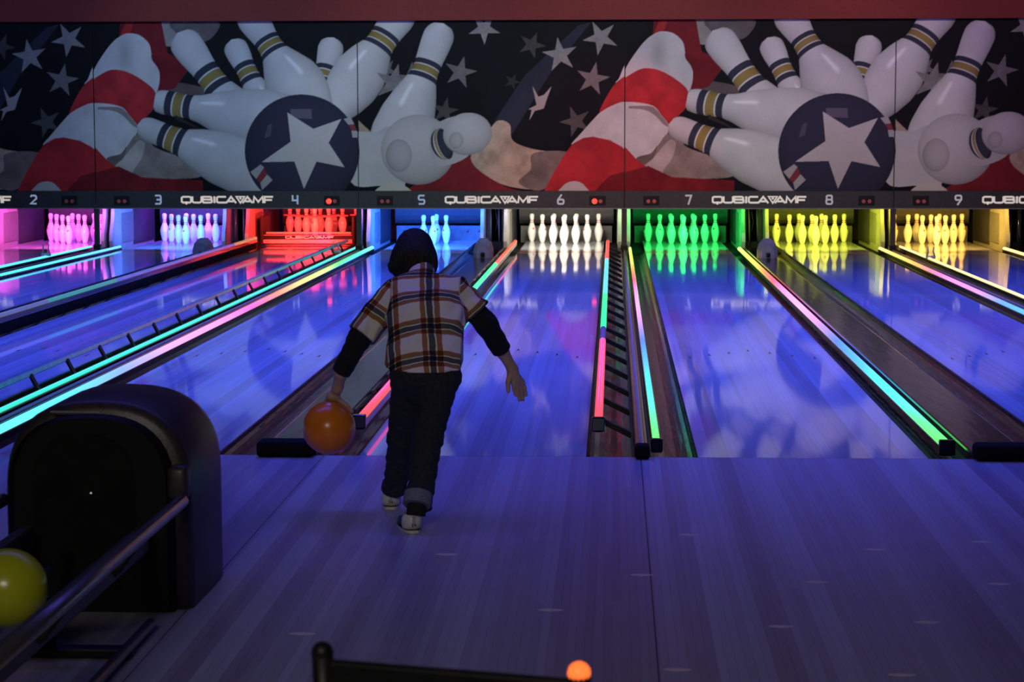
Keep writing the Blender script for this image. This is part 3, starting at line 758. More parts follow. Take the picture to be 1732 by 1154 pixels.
    fill([(600, 232), (640, 226), (672, 222), (690, 320), (650, 318), (600, 312)], (.56, .56, .55), True, .08)
    # end-on pin: big body, banded neck, round head
    def disc(c, rx, ry, rot, col, lx=-.3, ly=-.5, amb=.62):
        a = np.linspace(0, 2 * PI, 60, endpoint=False)
        P = [(c[0] + rx * math.cos(t) * math.cos(rot) - ry * math.sin(t) * math.sin(rot), c[1] + rx * math.cos(t) * math.sin(rot) + ry * math.sin(t) * math.cos(rot)) for t in a]
        def g(x, y):
            u = (x - c[0]) / rx; v = (y - c[1]) / ry; r2 = np.clip(u * u + v * v, 0, 1)
            return amb + .33 * np.sqrt(1 - r2) + .18 * (u * lx + v * ly)
        fill(P, col, grad=g)
    disc((712, 256), 62, 60, 0, (.80, .79, .78), -.3, -.6, .42)
    disc((680, 266), 22, 28, 0, (.62, .61, .60), .5, -.3, .50)
    fill([(735, 220), (790, 200), (800, 262), (742, 282)], (.50, .50, .49), True, .05)
    for w_, col in ((24, (.04, .045, .07)), (17, (.7, .7, .66)), (13, (.34, .27, .10)), (6, (.7, .7, .66)), (4, (.04, .045, .07))):
        disc((758 - w_ * .2, 246), 10 + w_ * .38, 27, -.30, col, 0, 0, .8)
    disc((795, 229), 41, 36, -.2, (.80, .79, .78), -.3, -.6, .42)
    disc((776, 240), 12, 14, 0, (.58, .57, .56), .3, -.3, .55)
    fill([(642, 330), (650, 318), (668, 313), (688, 317), (698, 330)], (.62, .60, .52), True, .1)
    # ball with a star
    disc((516, 259), 98, 98, 0, (.048, .048, .088), 0, -.8, .55)
    r = mask([(497, 186), (533, 186), (534, 203), (498, 201)]); img[r[0]][r[1]] = (.15, .13, .18)
    r = mask([(458, 214), (466, 210), (463, 232), (452, 236)]); img[r[0]][r[1]] = (.10, .09, .12)
    fill([(427, 294), (445, 281), (451, 286), (437, 306)], (.42, .40, .40)); fill([(437, 306), (451, 287), (456, 297), (444, 313)], (.24, .04, .05)); fill([(444, 313), (456, 298), (465, 308), (447, 325)], (.42, .40, .40))
    fill([(588, 203), (600, 200), (606, 212), (596, 213)], (.46, .44, .44)); fill([(596, 213), (606, 212), (610, 222), (601, 222)], (.26, .05, .06)); fill([(601, 223), (610, 223), (612, 235), (603, 235)], (.46, .44, .44))
    fill([(492, 192), (536, 220), (584, 203), (562, 244), (589, 286), (541, 276), (519, 323), (503, 276), (447, 277), (497, 242)], (.66, .63, .60), var=.06,
         grad=lambda x, y: 1.02 - .22 * (y - 195) / 130)
    # average 2x2
    img = img.reshape(Hh // 2, 2, W // 2, 2, 3).mean((1, 3))
    img *= (0.95 + 0.10 * rng.random(img.shape[:2]).astype(np.float32))[..., None]
    k = 612 - X0
    return np.clip(img[:, :k], 0, 1), np.clip(img[:, k:], 0, 1)

def art_mesh(img, width, z0, z1):
    h, w_ = img.shape[:2]
    xs = np.linspace(-width / 2, width / 2, w_); zs = np.linspace(z1, z0, h)
    co = np.zeros((h, w_, 3), np.float32); co[..., 0] = xs[None]; co[..., 2] = zs[:, None]
    idx = np.arange(h * w_).reshape(h, w_)
    q = np.stack([idx[1:, :-1], idx[1:, 1:], idx[:-1, 1:], idx[:-1, :-1]], -1).reshape(-1, 4)
    me = bpy.data.meshes.new('printed_artwork')
    me.vertices.add(h * w_); me.vertices.foreach_set('co', co.ravel())
    me.loops.add(q.size); me.loops.foreach_set('vertex_index', q.ravel().astype(np.int32))
    me.polygons.add(len(q)); me.polygons.foreach_set('loop_start', (np.arange(len(q)) * 4).astype(np.int32))
    me.update(calc_edges=True)
    ca = me.color_attributes.new('print', 'FLOAT_COLOR', 'POINT')
    c4 = np.ones((h * w_, 4), np.float32); c4[:, :3] = img.reshape(-1, 3)
    ca.data.foreach_set('color', c4.ravel())
    me.materials.append(M['print'])
    return me

m, N, L, Bs = new_mat('panel_print')
at = N.new('ShaderNodeAttribute'); at.attribute_name = 'print'
L.new(at.outputs['Color'], Bs.inputs['Base Color']); Bs.inputs['Roughness'].default_value = 0.55; Bs.inputs['Specular IOR Level'].default_value = 0.1
M['print'] = m
imgL, imgR = paint_art()
PW = A + B_
ZB, ZS, ZT = 0.5435, 0.7616, 2.874
artL = art_mesh(imgL, PW - 0.012, ZS, ZT); artR = art_mesh(imgR, PW - 0.012, ZS, ZT)
for pr, (l1, l2) in enumerate(((1, 2), (3, 4), (5, 6), (7, 8), (9, 10))):
    cx = (LC[l1] + LC[l2]) / 2
    isL = pr % 2 == 1
    what = 'star ball artwork' if isL else 'starry flag artwork'
    t = thing('masking_panel', '%s panel over the %s and %s lanes %d and %d' % (what, LIT[l1], LIT[l2], l1, l2), 'panel', (cx, YM, 0), 0, 'masking panels')
    MB().box(-PW / 2 + .004, PW / 2 - .004, .003, .05, ZS, ZT).build('backing_board', M['black'], t)
    o = bpy.data.objects.new('printed_artwork', artL if isL else artR); COL.objects.link(o); o.parent = t
    MB().bbox(-PW / 2 + .003, PW / 2 - .003, -.015, .05, ZB, ZS, .003, 1).build('sign_bar', M['signbar'], t)
    MB().box(-PW / 2 + .003, PW / 2 - .003, -.020, .0, ZB - .008, ZB + .004).build('edge_trim', M['railgrey'], t)
    lg = logo(MB(), 0, .651, 1.14, .072, -.015, .0235, .004).build('lettering', M['letter'], t)
    lg['label'] = 'white wide lettering QUBICA AMF'
    for ln in (l1, l2):
        dx = LC[ln] - cx
        if 2 <= ln <= 9:
            d = stroke_mesh(MB(), GL[str(ln)], dx - .036, .651 - .052, .072, .104, .022, .004, -.015).build('number', M['digit' if ln <= 5 else 'digitw'], t)
            d['label'] = 'lit lane number %d' % ln
        sgn = 1 if ln == l2 else -1
        gxl = sgn * (PW / 2 - .335)
        if not 2 <= ln <= 9: continue
        MB().bbox(gxl - .10, gxl + .10, -.020, -.01, .58, .70, .004).build('lamp_plate', M['black'], t)
        for k in (-1, 1):
            on = ln in (4, 6) and k < 0
            lp = MB().tube([(gxl + k * .037, -.020, .632), (gxl + k * .037, -.028, .632)], .034 if on else .024, 14).build('signal_lamp', M['lampon' if on else 'lampoff'], t)
            lp['label'] = 'lit red signal lamp' if on else 'unlit red signal lamp'

# ---------------------------------------------------------------- pinsetter over lane 4
t = thing('pinsetter', 'red lit pinsetter with lowered sweep bar on lane number 4', 'machine', (LC[4], 17.62, 0))
MB().bbox(-.60, .60, 0, .05, .045, .155, .006).build('sweep_bar', M['kick'], t)
MB().bbox(-.60, .60, -.012, .0, .10, .15, .003, 1).build('sweep_label', M['black'], t)
logo(MB(), .02, .126, .62, .026, -.012, .008, .003).build('sweep_lettering', M['sweepletter'], t)
MB().bbox(-.62, -.585, -.05, .6, .02, .40, .008).build('sweep_arm', M['black'], t)
MB().bbox(.585, .62, -.05, .6, .02, .40, .008).build('sweep_arm', M['black'], t)
MB().bbox(-.56, .56, .06, .10, .165, .19, .004).build('table_bar', M['kick'], t)
MB().bbox(-.56, .56, .05, .09, .01, .035, .004).build('sweep_foot', M['kick'], t)
src = None; s2 = None
for r, row in enumerate(rows):
    for k, _ in row:
        loc = (k * 0.1524, 18.288 + r * .264 - 17.62, 0)
        if src is None:
            src = MB().lathe([(.045, .515), (.060, .525), (.060, .60), (.045, .61), (.035, .60), (.035, .52)], 12).build('spotting_cup', M['kick'], t, True, loc)
            s2 = MB().tube([(-.08, -.03, .36), (.08, -.03, .36)], .012, 8).build('link_rod', M['kick'], t, True, loc)
        else:
            share('spotting_cup', src, t, loc); share('link_rod', s2, t, loc)

# ---------------------------------------------------------------- ball return
HX, HY = -1.775, -3.2
t = thing('ball_return_hood', 'dark rounded ball return hood standing on the approach', 'ball return', (HX, HY, 0))
def arch(sx, sz, n=20, w0=.305, zs=.37, zt=.67):
    P = [(-w0 * sx, .0), (-w0 * sx, zs * sz)]
    for k in range(1, n):
        a = PI - PI * k / n
        cx_, sy = math.cos(a), math.sin(a)
        P.append((w0 * sx * math.copysign(abs(cx_) ** .8, cx_), zs * sz + (zt * sz - zs * sz) * abs(sy) ** .8))
    P += [(w0 * sx, zs * sz), (w0 * sx, .0)]
    return P
def loft(rings, closed_ends=True):
    n = len(rings[0]); V = [p for r in rings for p in r]; F = []
    for r in range(len(rings) - 1):
        for i in range(n):
            j = (i + 1) % n; F.append((r * n + i, r * n + j, (r + 1) * n + j, (r + 1) * n + i))
    if closed_ends: F += [tuple(range(n))[::-1], tuple((len(rings) - 1) * n + i for i in range(n))]
    return V, F
secs = [(0.0, .90, .955), (.012, .955, .985), (.035, .985, 1.0), (.30, 1.0, 1.0), (.46, 1.0, 1.0), (.53, .98, .985), (.575, .90, .93), (.60, .74, .80)]
V, F = loft([[(x, y, z) for x, z in arch(sx, sz)] for y, sx, sz in secs]); mesh_obj('shell', V, F, M['hood'], t, True)
f0 = [(x * 1.0 - .012, z) for x, z in arch(.86, .94, w0=.305, zs=.40)]
V, F = loft([[(x, .02, z) for x, z in f0], [(x, -.035, z) for x, z in f0], [(x * .93, -.05, z * .985 + .003) for x, z in f0]])
mesh_obj('mouth_panel', V, F, M['hoodface'], t, False)
V, F = loft([[(x * .62 - .02, -.048, .12 + z * .72) for x, z in f0], [(x * .62 - .02, -.053, .12 + z * .72) for x, z in f0]])
mesh_obj('mouth_recess_dark', V, F, M['void'], t)  # black plate standing in for the shaded recess of the mouth
MB().bbox(-.13, .03, -.058, -.045, .640, .645, .001, 1).build('brand_strip', M['railgrey'], t)
sphere_mb((-.005, -.058, .385), .003, 8, 6).build('indicator_light', M['spark'], t)
MB().bbox(.235, .30, -.055, .03, .36, .47, .02, 3).build('rail_socket', M['hood'], t, True)

t = thing('ball_rack', 'metal ball rack rails running from the hood towards the viewer', 'ball rack', (HX, -3.26, 0))
RX = .285
for s in (-1, 1):
    MB().tube([(s * RX, .0, .362), (s * RX, -1.2, .362), (s * RX, -2.3, .362)], .021, 14).build('guard_rail', M['metal'], t, True)
    MB().tube([(s * .075, .0, .190), (s * .075, -1.2, .190), (s * .075, -2.3, .190)], .014, 12).build('ball_rail', M['metal'], t, True)
    MB().tube([(s * .235, -.25, .03), (s * .235, -2.3, .03)], .016, 10).build('floor_rail', M['metal'], t, True)
    MB().bbox(*sorted((s * .16, s * .20)), -2.3, -.1, .22, .30, .008).build('side_trough', M['hood'], t)
for y in (-.55, -1.35, -2.2):
    MB().tube([(-RX, y, .362), (-.21, y, .26), (-.10, y, .165), (.10, y, .165), (.21, y, .26), (RX, y, .362)], .013, 8).build('cross_arm', M['black'], t, True)
    MB().tube([(0, y, .0), (0, y, .165)], .022, 10).build('stem', M['black'], t, True)
    MB().bbox(-.25, .25, y - .03, y + .03, .001, .03, .006).build('foot_bar', M['black'], t)

def ball(loc, r, mat, name, label):
    t = thing(name, label, 'bowling ball', loc)
    sphere_mb((0, 0, 0), r, 48, 32).build('ball_body', mat, t, True)
    return t
g = ball((HX, -4.2, .190 + .0970), .1085, M['green'], 'bowling_ball', 'yellow green bowling ball resting on the ball rack')
# finger holes facing away, so only the far side carries them
for dx, dz in ((-.018, .0), (.018, .0), (.0, -.06)):
    v = Vector((dx, .095, dz + .03)).normalized() * .1082
    MB().tube([v * .98, v * 1.003], .012, 12).build('finger_hole', M['black'], g)

# ---------------------------------------------------------------- chair at the lower edge of the picture
t = thing('chair', 'black chair back with an orange fluorescing corner at the bottom of the picture', 'chair', (-.372, -6.79, .011), math.radians(-15))
for s in (-1, 1):
    MB().tube([(s * .195, .0, .40), (s * .195, .015, .60), (s * .195, .0, .752)], .016, 14).build('back_post', M['black'], t, True)
    sphere_mb((s * .195, 0, .752), .0165, 14, 10).build('post_cap', M['black'] if s < 0 else M['glowcap'], t, True)
    MB().tube([(s * .19, .0, .41), (s * .215, .04, -.010)], .013, 10).build('leg', M['black'], t, True)
    MB().tube([(s * .19, -.38, .41), (s * .215, -.42, -.010)], .013, 10).build('leg', M['black'], t, True)
    MB().tube([(s * .19, .0, .41), (s * .19, -.38, .41)], .013, 10).build('seat_rail', M['black'], t, True)
MB().bbox(-.185, .185, -.006, .012, .50, .742, .006, 3).build('backrest', M['black'], t)
MB().bbox(-.20, .20, -.40, .01, .42, .45, .014, 3).build('seat', M['black'], t)

# ---------------------------------------------------------------- the bowler
def nets(parts, h, pad=0.03, post=None):
    """surface of a smooth union of round cones: parts = list of (a, b, ra, rb, k)"""
    P = np.array([[*p[0]] for p in parts] + [[*p[1]] for p in parts]); R = max(max(p[2], p[3]) for p in parts)
    lo = P.min(0) - R - pad; hi = P.max(0) + R + pad
    n = np.ceil((hi - lo) / h).astype(int) + 1
    D = np.full(n, 0.2, np.float32)
    ax = [lo[i] + h * np.arange(n[i]) for i in range(3)]
    for a, b, ra, rb, k in parts:
        a = np.array(a, float); b = np.array(b, float); rm = max(ra, rb) + 0.05
        sl = []
        for i in range(3):
            i0 = max(0, int((min(a[i], b[i]) - rm - lo[i]) / h)); i1 = min(n[i], int((max(a[i], b[i]) + rm - lo[i]) / h) + 2); sl.append(slice(i0, i1))
        sl = tuple(sl)
        x = ax[0][sl[0]][:, None, None]; y = ax[1][sl[1]][None, :, None]; z = ax[2][sl[2]][None, None, :]
        ab = b - a; L2 = max(ab @ ab, 1e-9)
        t = np.clip(((x - a[0]) * ab[0] + (y - a[1]) * ab[1] + (z - a[2]) * ab[2]) / L2, 0, 1)
        d = np.sqrt((x - a[0] - t * ab[0]) ** 2 + (y - a[1] - t * ab[1]) ** 2 + (z - a[2] - t * ab[2]) ** 2) - (ra + (rb - ra) * t)
        o = D[sl]
        hh = np.clip(0.5 + 0.5 * (o - d) / k, 0, 1)
        D[sl] = o * (1 - hh) + d * hh - k * hh * (1 - hh)
    if post is not None:
        x = ax[0][:, None, None]; y = ax[1][None, :, None]; z = ax[2][None, None, :]
        D = post(D, x, y, z)
    s = D < 0
    c = np.zeros(n - 1, np.int8)
    for i in (0, 1):
        for j in (0, 1):
            for k in (0, 1):
                c += s[i:n[0] - 1 + i, j:n[1] - 1 + j, k:n[2] - 1 + k]
    act = np.argwhere((c > 0) & (c < 8))
    idx = np.full(n - 1, -1, np.int64); idx[tuple(act.T)] = np.arange(len(act))
    acc = np.zeros((len(act), 3)); cnt = np.zeros(len(act))
    cor = [(i, j, k) for i in (0, 1) for j in (0, 1) for k in (0, 1)]
    for p in cor:
        for axis in range(3):
            if p[axis]: continue
            q = list(p); q[axis] = 1
            A_ = act + np.array(p); B2 = act + np.array(q)
            va = D[tuple(A_.T)]; vb = D[tuple(B2.T)]
            m_ = (va < 0) != (vb < 0)
            t = np.where(m_, va / np.where(m_, va - vb, 1), 0)
            pos = A_ + (B2 - A_) * t[:, None]
            acc[m_] += pos[m_]; cnt[m_] += 1
    V = lo + h * acc / cnt[:, None]
    F = []
    for axis in range(3):
        b, c2 = (axis + 1) % 3, (axis + 2) % 3
        sa = [slice(None)] * 3; sb = [slice(None)] * 3; sa[axis] = slice(0, -1); sb[axis] = slice(1, None)
        e = np.argwhere(s[tuple(sa)] != s[tuple(sb)])
        e = e[(e[:, b] > 0) & (e[:, c2] > 0) & (e[:, b] < n[b] - 1) & (e[:, c2] < n[c2] - 1)]
        inside = s[tuple(e.T)]
        def cell(db, dc):
            q = e.copy(); q[:, b] -= db; q[:, c2] -= dc; return idx[tuple(q.T)]
        q = np.stack([cell(1, 1), cell(0, 1), cell(0, 0), cell(1, 0)], -1)
        q[~inside] = q[~inside][:, ::-1]
        F.append(q)
    return V, np.concatenate(F)

def net_obj(name, parts, h, mat, parent, org, post=None):
    V, F = nets(parts, h, post=post)
    o = mesh_obj(name, (V - np.array(org)).tolist(), F.tolist(), mat, parent, True)
    return o, V

def cut(p, nrm):
    p = np.array(p, float); nrm = np.array(nrm, float); nrm /= np.linalg.norm(nrm)
    return lambda x, y, z: (x - p[0]) * nrm[0] + (y - p[1]) * nrm[1] + (z - p[2]) * nrm[2]
def v3(*a): return np.array(a, float)

ORG = (-0.93, -1.66, 0.0)
person = thing('person', 'child in a plaid shirt and dark jeans swinging an orange bowling ball', 'person', ORG)
pel = v3(-.862, -1.66, .583); che = v3(-.870, -1.53, .80); upc = v3(-.884, -1.45, .893); nek = v3(-.905, -1.375, .945); hed = v3(-.938, -1.275, 1.030)
shL, elL, cuL, wrL = v3(-1.004, -1.46, .880), v3(-1.135, -1.53, .707), v3(-1.213, -1.50, .568), v3(-1.232, -1.462, .500)
shR, elR, cuR, wrR = v3(-.752, -1.46, .882), v3(-.640, -1.45, .758), v3(-.583, -1.38, .647), v3(-.540, -1.35, .566)
hiR, knR, anR = v3(-.806, -1.68, .562), v3(-.852, -1.705, .335), v3(-.881, -1.862, .085)
hiL, knL, anL = v3(-.924, -1.64, .557), v3(-.972, -1.505, .312), v3(-1.021, -1.372, .080)
bl = v3(-1.268, -1.47, .341); BR = .1055
sx = v3(1, 0, 0)
def rc(a, b, ra, rb, k=.02): return (a, b, ra, rb, k)
body = [rc(pel - sx * .05, pel + sx * .05, .075, .075), rc(pel, che, .07, .066, .03), rc(che - sx * .05, upc - sx * .06, .055, .05, .03), rc(che + sx * .05, upc + sx * .06, .055, .05, .03),
        rc(shL, shR, .045, .045, .04), rc(upc, nek, .05, .038, .03), rc(nek, hed, .038, .040, .03),
        rc(hed + v3(0, -.012, .012), hed + v3(0, .018, .008), .072, .068, .02), rc(hed + v3(0, .03, -.02), hed + v3(0, .052, -.052), .050, .030, .03),
        rc(hed + v3(0, .084, .0), hed + v3(0, .098, -.018), .008, .011, .012),
        rc(hed + v3(-.074, .0, -.004), hed + v3(-.078, -.006, -.022), .012, .009, .006), rc(hed + v3(.074, .0, -.004), hed + v3(.078, -.006, -.022), .012, .009, .006),
        rc(shL, elL, .042, .034), rc(elL, cuL, .033, .026), rc(cuL, wrL, .026, .0205), rc(shR, elR, .042, .034), rc(elR, cuR, .033, .026), rc(cuR, wrR, .026, .0205),
        rc(hiR, knR, .068, .047, .03), rc(knR, anR, .045, .028), rc(hiL, knL, .068, .047, .03), rc(knL, anL, .045, .028),
        rc(anR, anR + v3(-.045, .12, -.052), .030, .024), rc(anL, anL + v3(-.01, .12, -.048), .030, .024)]
# left hand: palm over the far upper side of the ball, fingers spread down its far face
def onball(th, ph, r=BR + .009):
    """th: angle from straight up towards the lanes, ph: sideways"""
    return bl + r * v3(math.sin(ph), math.cos(ph) * math.sin(th), math.cos(ph) * math.cos(th))
body += [rc(wrL, onball(.30, .14, .135), .0205, .019, .015), rc(onball(.22, .20, .128), onball(.60, .26), .016, .013, .012), rc(onball(.22, .02, .128), onball(.60, -.12), .016, .013, .012), rc(onball(.25, .1, .126), onball(.62, .08), .017, .014, .012)]
for ph, l in ((-.20, 1.25), (-.04, 1.42), (.12, 1.38), (.28, 1.2)):
    body += [rc(onball(.60, ph), onball((.60 + l) / 2 + .05, ph * 1.2), .0098, .0088, .006), rc(onball((.60 + l) / 2 + .05, ph * 1.2), onball(l + .1, ph * 1.25), .0088, .0074, .005)]
body += [rc(onball(.28, .26, .122), onball(.42, .62), .012, .010, .008), rc(onball(.42, .62), onball(.62, .88), .0098, .0078, .005)]
# right hand: open, hanging away from the body
kn = [v3(-.535, -1.352, .512), v3(-.524, -1.342, .507), v3(-.513, -1.333, .508), v3(-.503, -1.326, .514)]
body += [rc(wrR, v3(-.526, -1.343, .528), .0205, .018, .015)] + [rc(v3(-.535, -1.348, .545), q, .014, .0115, .010) for q in kn]
tips = [(v3(-.534, -1.350, .485), v3(-.529, -1.345, .460)), (v3(-.520, -1.342, .474), v3(-.512, -1.335, .438)), (v3(-.506, -1.332, .474), v3(-.499, -1.326, .438)), (v3(-.493, -1.322, .485), v3(-.487, -1.318, .456))]
for q, (m1, m2) in zip(kn, tips): body += [rc(q, m1, .0098, .0086, .004), rc(m1, m2, .0086, .0070, .004)]
body += [rc(v3(-.548, -1.355, .552), v3(-.557, -1.368, .515), .013, .0105, .010), rc(v3(-.557, -1.368, .515), v3(-.556, -1.375, .478), .0100, .0078, .005)]
bo, _ = net_obj('body', body, .0042, M['skin'], person, ORG)
for s in (-1, 1):
    e = hed + v3(s * .027, .075, .008) - np.array(ORG)
    sphere_mb(tuple(e), .010, 12, 8).build('eye', M['shoewhite'], person, True)
    sphere_mb(tuple(e + v3(0, .0065, 0)), .0055, 10, 6).build('iris', M['ink'], person, True)
MB().tube([tuple(hed + v3(-.022, .082, -.040) - np.array(ORG)), tuple(hed + v3(0, .086, -.042) - np.array(ORG)), tuple(hed + v3(.022, .082, -.040) - np.array(ORG))], [.003, .005, .003], 8).build('mouth', M['pinred'], person, True)

# jeans
hemR = anR + v3(.0, -.005, .020); hemL = anL + v3(0, -.01, .0)
cR = cut(hemR, anR - knR); cL = cut(hemL, anL - knL)
waist = cut(pel + v3(0, 0, .030), v3(0, .1, 1))
def jeans_post(D, x, y, z):
    D = D + .0018 * np.sin(z * 95 + 3 * np.sin(x * 40)) + .0012 * np.sin(z * 190 + x * 60 + y * 30)
    D = np.maximum(D, waist(x, y, z))
    legR = ((x + .95) ** 2 * 0 + (y < -1.62)); low = z < .25
    D = np.where(low & (y < -1.615), np.maximum(D, cR(x, y, z)), D)
    D = np.where(low & (y >= -1.615), np.maximum(D, cL(x, y, z)), D)
    return D
jp = [rc(pel - sx * .054, pel + sx * .054, .084, .084), rc(pel, pel + (che - pel) * .4, .084, .080, .04), rc(hiR, knR, .074, .058, .03), rc(knR, anR + v3(0, 0, -.04), .057, .049), rc(hiL, knL, .074, .057, .03), rc(knL, anL + v3(0, 0, -.04), .056, .045)]
net_obj('jeans', jp, .0055, M['jeans'], person, ORG, jeans_post)
def tube_between(a, b, r, ca, cb, h=.0045): pass
def cuff(name, a, b, ra, mat, nm):
    c0 = cut(b, np.array(b) - np.array(a)); c1 = cut(a, np.array(a) - np.array(b))
    e = (np.array(b) - np.array(a)) * .4
    net_obj(name, [rc(np.array(a) - e, np.array(b) + e, ra, ra * 1.03)], .0042, mat, person, ORG, lambda D, x, y, z: np.maximum(np.maximum(D, c0(x, y, z)), c1(x, y, z)))
dR = (anR - knR) / np.linalg.norm(anR - knR); dL = (anL - knL) / np.linalg.norm(anL - knL)
cuff('jeans_cuff', hemR - dR * .048, hemR + dR * .004, .0535, M['cuff'], 'R')
cuff('jeans_cuff', hemL - dL * .030, hemL + dL * .004, .0490, M['jeans'], 'L')
cuff('sock', hemR - dR * .005, anR + dR * .026, .036, M['undershirt'], 'R')
cuff('sock', hemL - dL * .005, anL + dL * .022, .034, M['undershirt'], 'L')

# black sleeves of the shirt underneath
for a, b, c, ra, rb in ((shL, elL, cuL, .044, .0375), (shR, elR, cuR, .044, .0395)):
    cc = cut(c, c - b); c2 = cut(a + (b - a) * .35, a - b)
    net_obj('undershirt_sleeve', [rc(a + (b - a) * .2, b, .046, ra), rc(b, c + (c - b) * .3, ra, rb)], .0045, M['undershirt'], person, ORG,
            lambda D, x, y, z, cc=cc, c2=c2: np.maximum(np.maximum(D + .0010 * np.sin(z * 160 + x * 70), cc(x, y, z)), c2(x, y, z)))

# plaid shirt
seL = elL + (shL - elL) * .06; seR = shR + (elR - shR) * .66
cl, crr = cut(seL, elL - shL), cut(seR, elR - shR)
hem = cut(pel + v3(0, -.10, .014), v3(0, .10, -1)); coll = cut(nek + v3(0, .0, .022), hed - nek)
def shirt_post(D, x, y, z):
    D = D + .0024 * np.sin(z * 60 + 2.2 * np.sin(x * 28 + y * 9)) + .0042 * np.sin(x * 75 - z * 48 + 2 * np.sin(y * 40)) * np.clip((np.abs(x + .88) - .09) * 12, 0, 1)
    D = np.maximum(D, hem(x, y, z)); D = np.maximum(D, coll(x, y, z))
    D = np.where(x < shL[0] - .03, np.maximum(D, cl(x, y, z)), D); D = np.where(x > shR[0] + .03, np.maximum(D, crr(x, y, z)), D)
    return D
tor = [rc(pel - sx * .058 - v3(0, 0, .05), che - sx * .060, .108, .088, .03), rc(pel + sx * .060 - v3(0, 0, .05), che + sx * .064, .113, .088, .06), rc(pel - v3(0, 0, .05), che, .120, .098, .04),
       rc(che - sx * .06, upc - sx * .062, .086, .064, .03), rc(che + sx * .06, upc + sx * .064, .086, .064, .03), rc(shL + v3(.02, 0, 0), shR - v3(.02, 0, 0), .058, .058, .03),
       rc(upc, nek + v3(0, .012, .02), .060, .050, .03)]
slv = [rc(shL, elL - (shL - elL) * .15, .060, .066, .025), rc(shR, elR, .060, .069, .025)]
V, F = nets(tor + slv, .005, post=shirt_post)
# cloth coordinates: across and along the back, or around and along a sleeve
ax = (nek - pel) / np.linalg.norm(nek - pel)
def seg_d(V, a, b):
    ab = b - a; t = np.clip(((V - a) @ ab) / (ab @ ab), 0, 1); return np.linalg.norm(V - a - t[:, None] * ab, axis=1), t
dLs, tL = seg_d(V, shL, elL); dRs, tR = seg_d(V, shR, elR)
spine = pel[0] + (V[:, 2] - pel[2]) / (nek[2] - pel[2]) * (nek[0] - pel[0])
uv = np.zeros((len(V), 3), np.float32)
uv[:, 0] = V[:, 0] - spine; uv[:, 1] = (V - pel) @ ax
for sel, a, b, dd in (((V[:, 0] < shL[0] - .005) & (dLs < .075), shL, elL, 1), ((V[:, 0] > shR[0] + .012) & (dRs < .075), shR, elR, 2)):
    d = (b - a) / np.linalg.norm(b - a); e1 = np.cross(d, v3(0, 1, 0)); e1 /= np.linalg.norm(e1); e2 = np.cross(d, e1)
    q = V[sel] - a; uv[sel, 1] = q @ d + .03; uv[sel, 0] = np.arctan2(q @ e2, q @ e1) * .06 + .05
so = mesh_obj('plaid_shirt', (V - np.array(ORG)).tolist(), F.tolist(), None, person, True)
at_ = so.data.attributes.new('cloth', 'FLOAT_VECTOR', 'POINT'); at_.data.foreach_set('vector', uv.ravel())
m, N, L, Bs = new_mat('plaid_flannel')
an_ = N.new('ShaderNodeAttribute'); an_.attribute_name = 'cloth'
nzz = N.new('ShaderNodeTexNoise'); nzz.inputs['Scale'].default_value = 22; L.new(an_.outputs['Vector'], nzz.inputs['Vector'])
ad = N.new('ShaderNodeVectorMath'); ad.operation = 'MULTIPLY_ADD'; ad.inputs[1].default_value = (.010, .010, 0); L.new(nzz.outputs['Color'], ad.inputs[0]); L.new(an_.outputs['Vector'], ad.inputs[2])
spx = N.new('ShaderNodeSeparateXYZ'); L.new(ad.outputs[0], spx.inputs[0])
def stripes(src, per, ph, stops):
    a = N.new('ShaderNodeMath'); a.operation = 'DIVIDE'; L.new(src, a.inputs[0]); a.inputs[1].default_value = per
    b = N.new('ShaderNodeMath'); b.operation = 'ADD'; L.new(a.outputs[0], b.inputs[0]); b.inputs[1].default_value = ph
    c = N.new('ShaderNodeMath'); c.operation = 'FRACT'; L.new(b.outputs[0], c.inputs[0])
    r = N.new('ShaderNodeValToRGB'); cr_ = r.color_ramp; cr_.interpolation = 'CONSTANT'
    while len(cr_.elements) < len(stops): cr_.elements.new(.5)
    for e, (p, col) in zip(cr_.elements, stops): e.position = p; e.color = (*col, 1)
    L.new(c.outputs[0], r.inputs['Fac']); return r.outputs['Color']
C1, GR, OL, RU, LI = (1, 1, 1), (.10, .115, .13), (.34, .24, .12), (.50, .20, .11), (1.0, .95, .72)
vs_ = stripes(spx.outputs[0], .165, .20, [(0, C1), (.265, RU), (.335, OL), (.38, LI), (.415, GR), (.56, LI), (.60, OL), (.655, RU), (.73, C1)])
hs_ = stripes(spx.outputs[1], .138, .44, [(0, C1), (.26, RU), (.32, OL), (.39, LI), (.42, GR), (.57, LI), (.60, OL), (.68, RU), (.74, C1)])
mx = N.new('ShaderNodeMix'); mx.data_type = 'RGBA'; mx.blend_type = 'MULTIPLY'; mx.inputs[0].default_value = 1
L.new(vs_, mx.inputs[6]); L.new(hs_, mx.inputs[7])
m2 = N.new('ShaderNodeMix'); m2.data_type = 'RGBA'; m2.blend_type = 'MULTIPLY'; m2.inputs[0].default_value = 1
m2.inputs[6].default_value = (.80, .76, .66, 1); L.new(mx.outputs[2], m2.inputs[7]); L.new(m2.outputs[2], Bs.inputs['Base Color'])
Bs.inputs['Roughness'].default_value = .9; Bs.inputs['Specular IOR Level'].default_value = .2
so.data.materials.append(m)

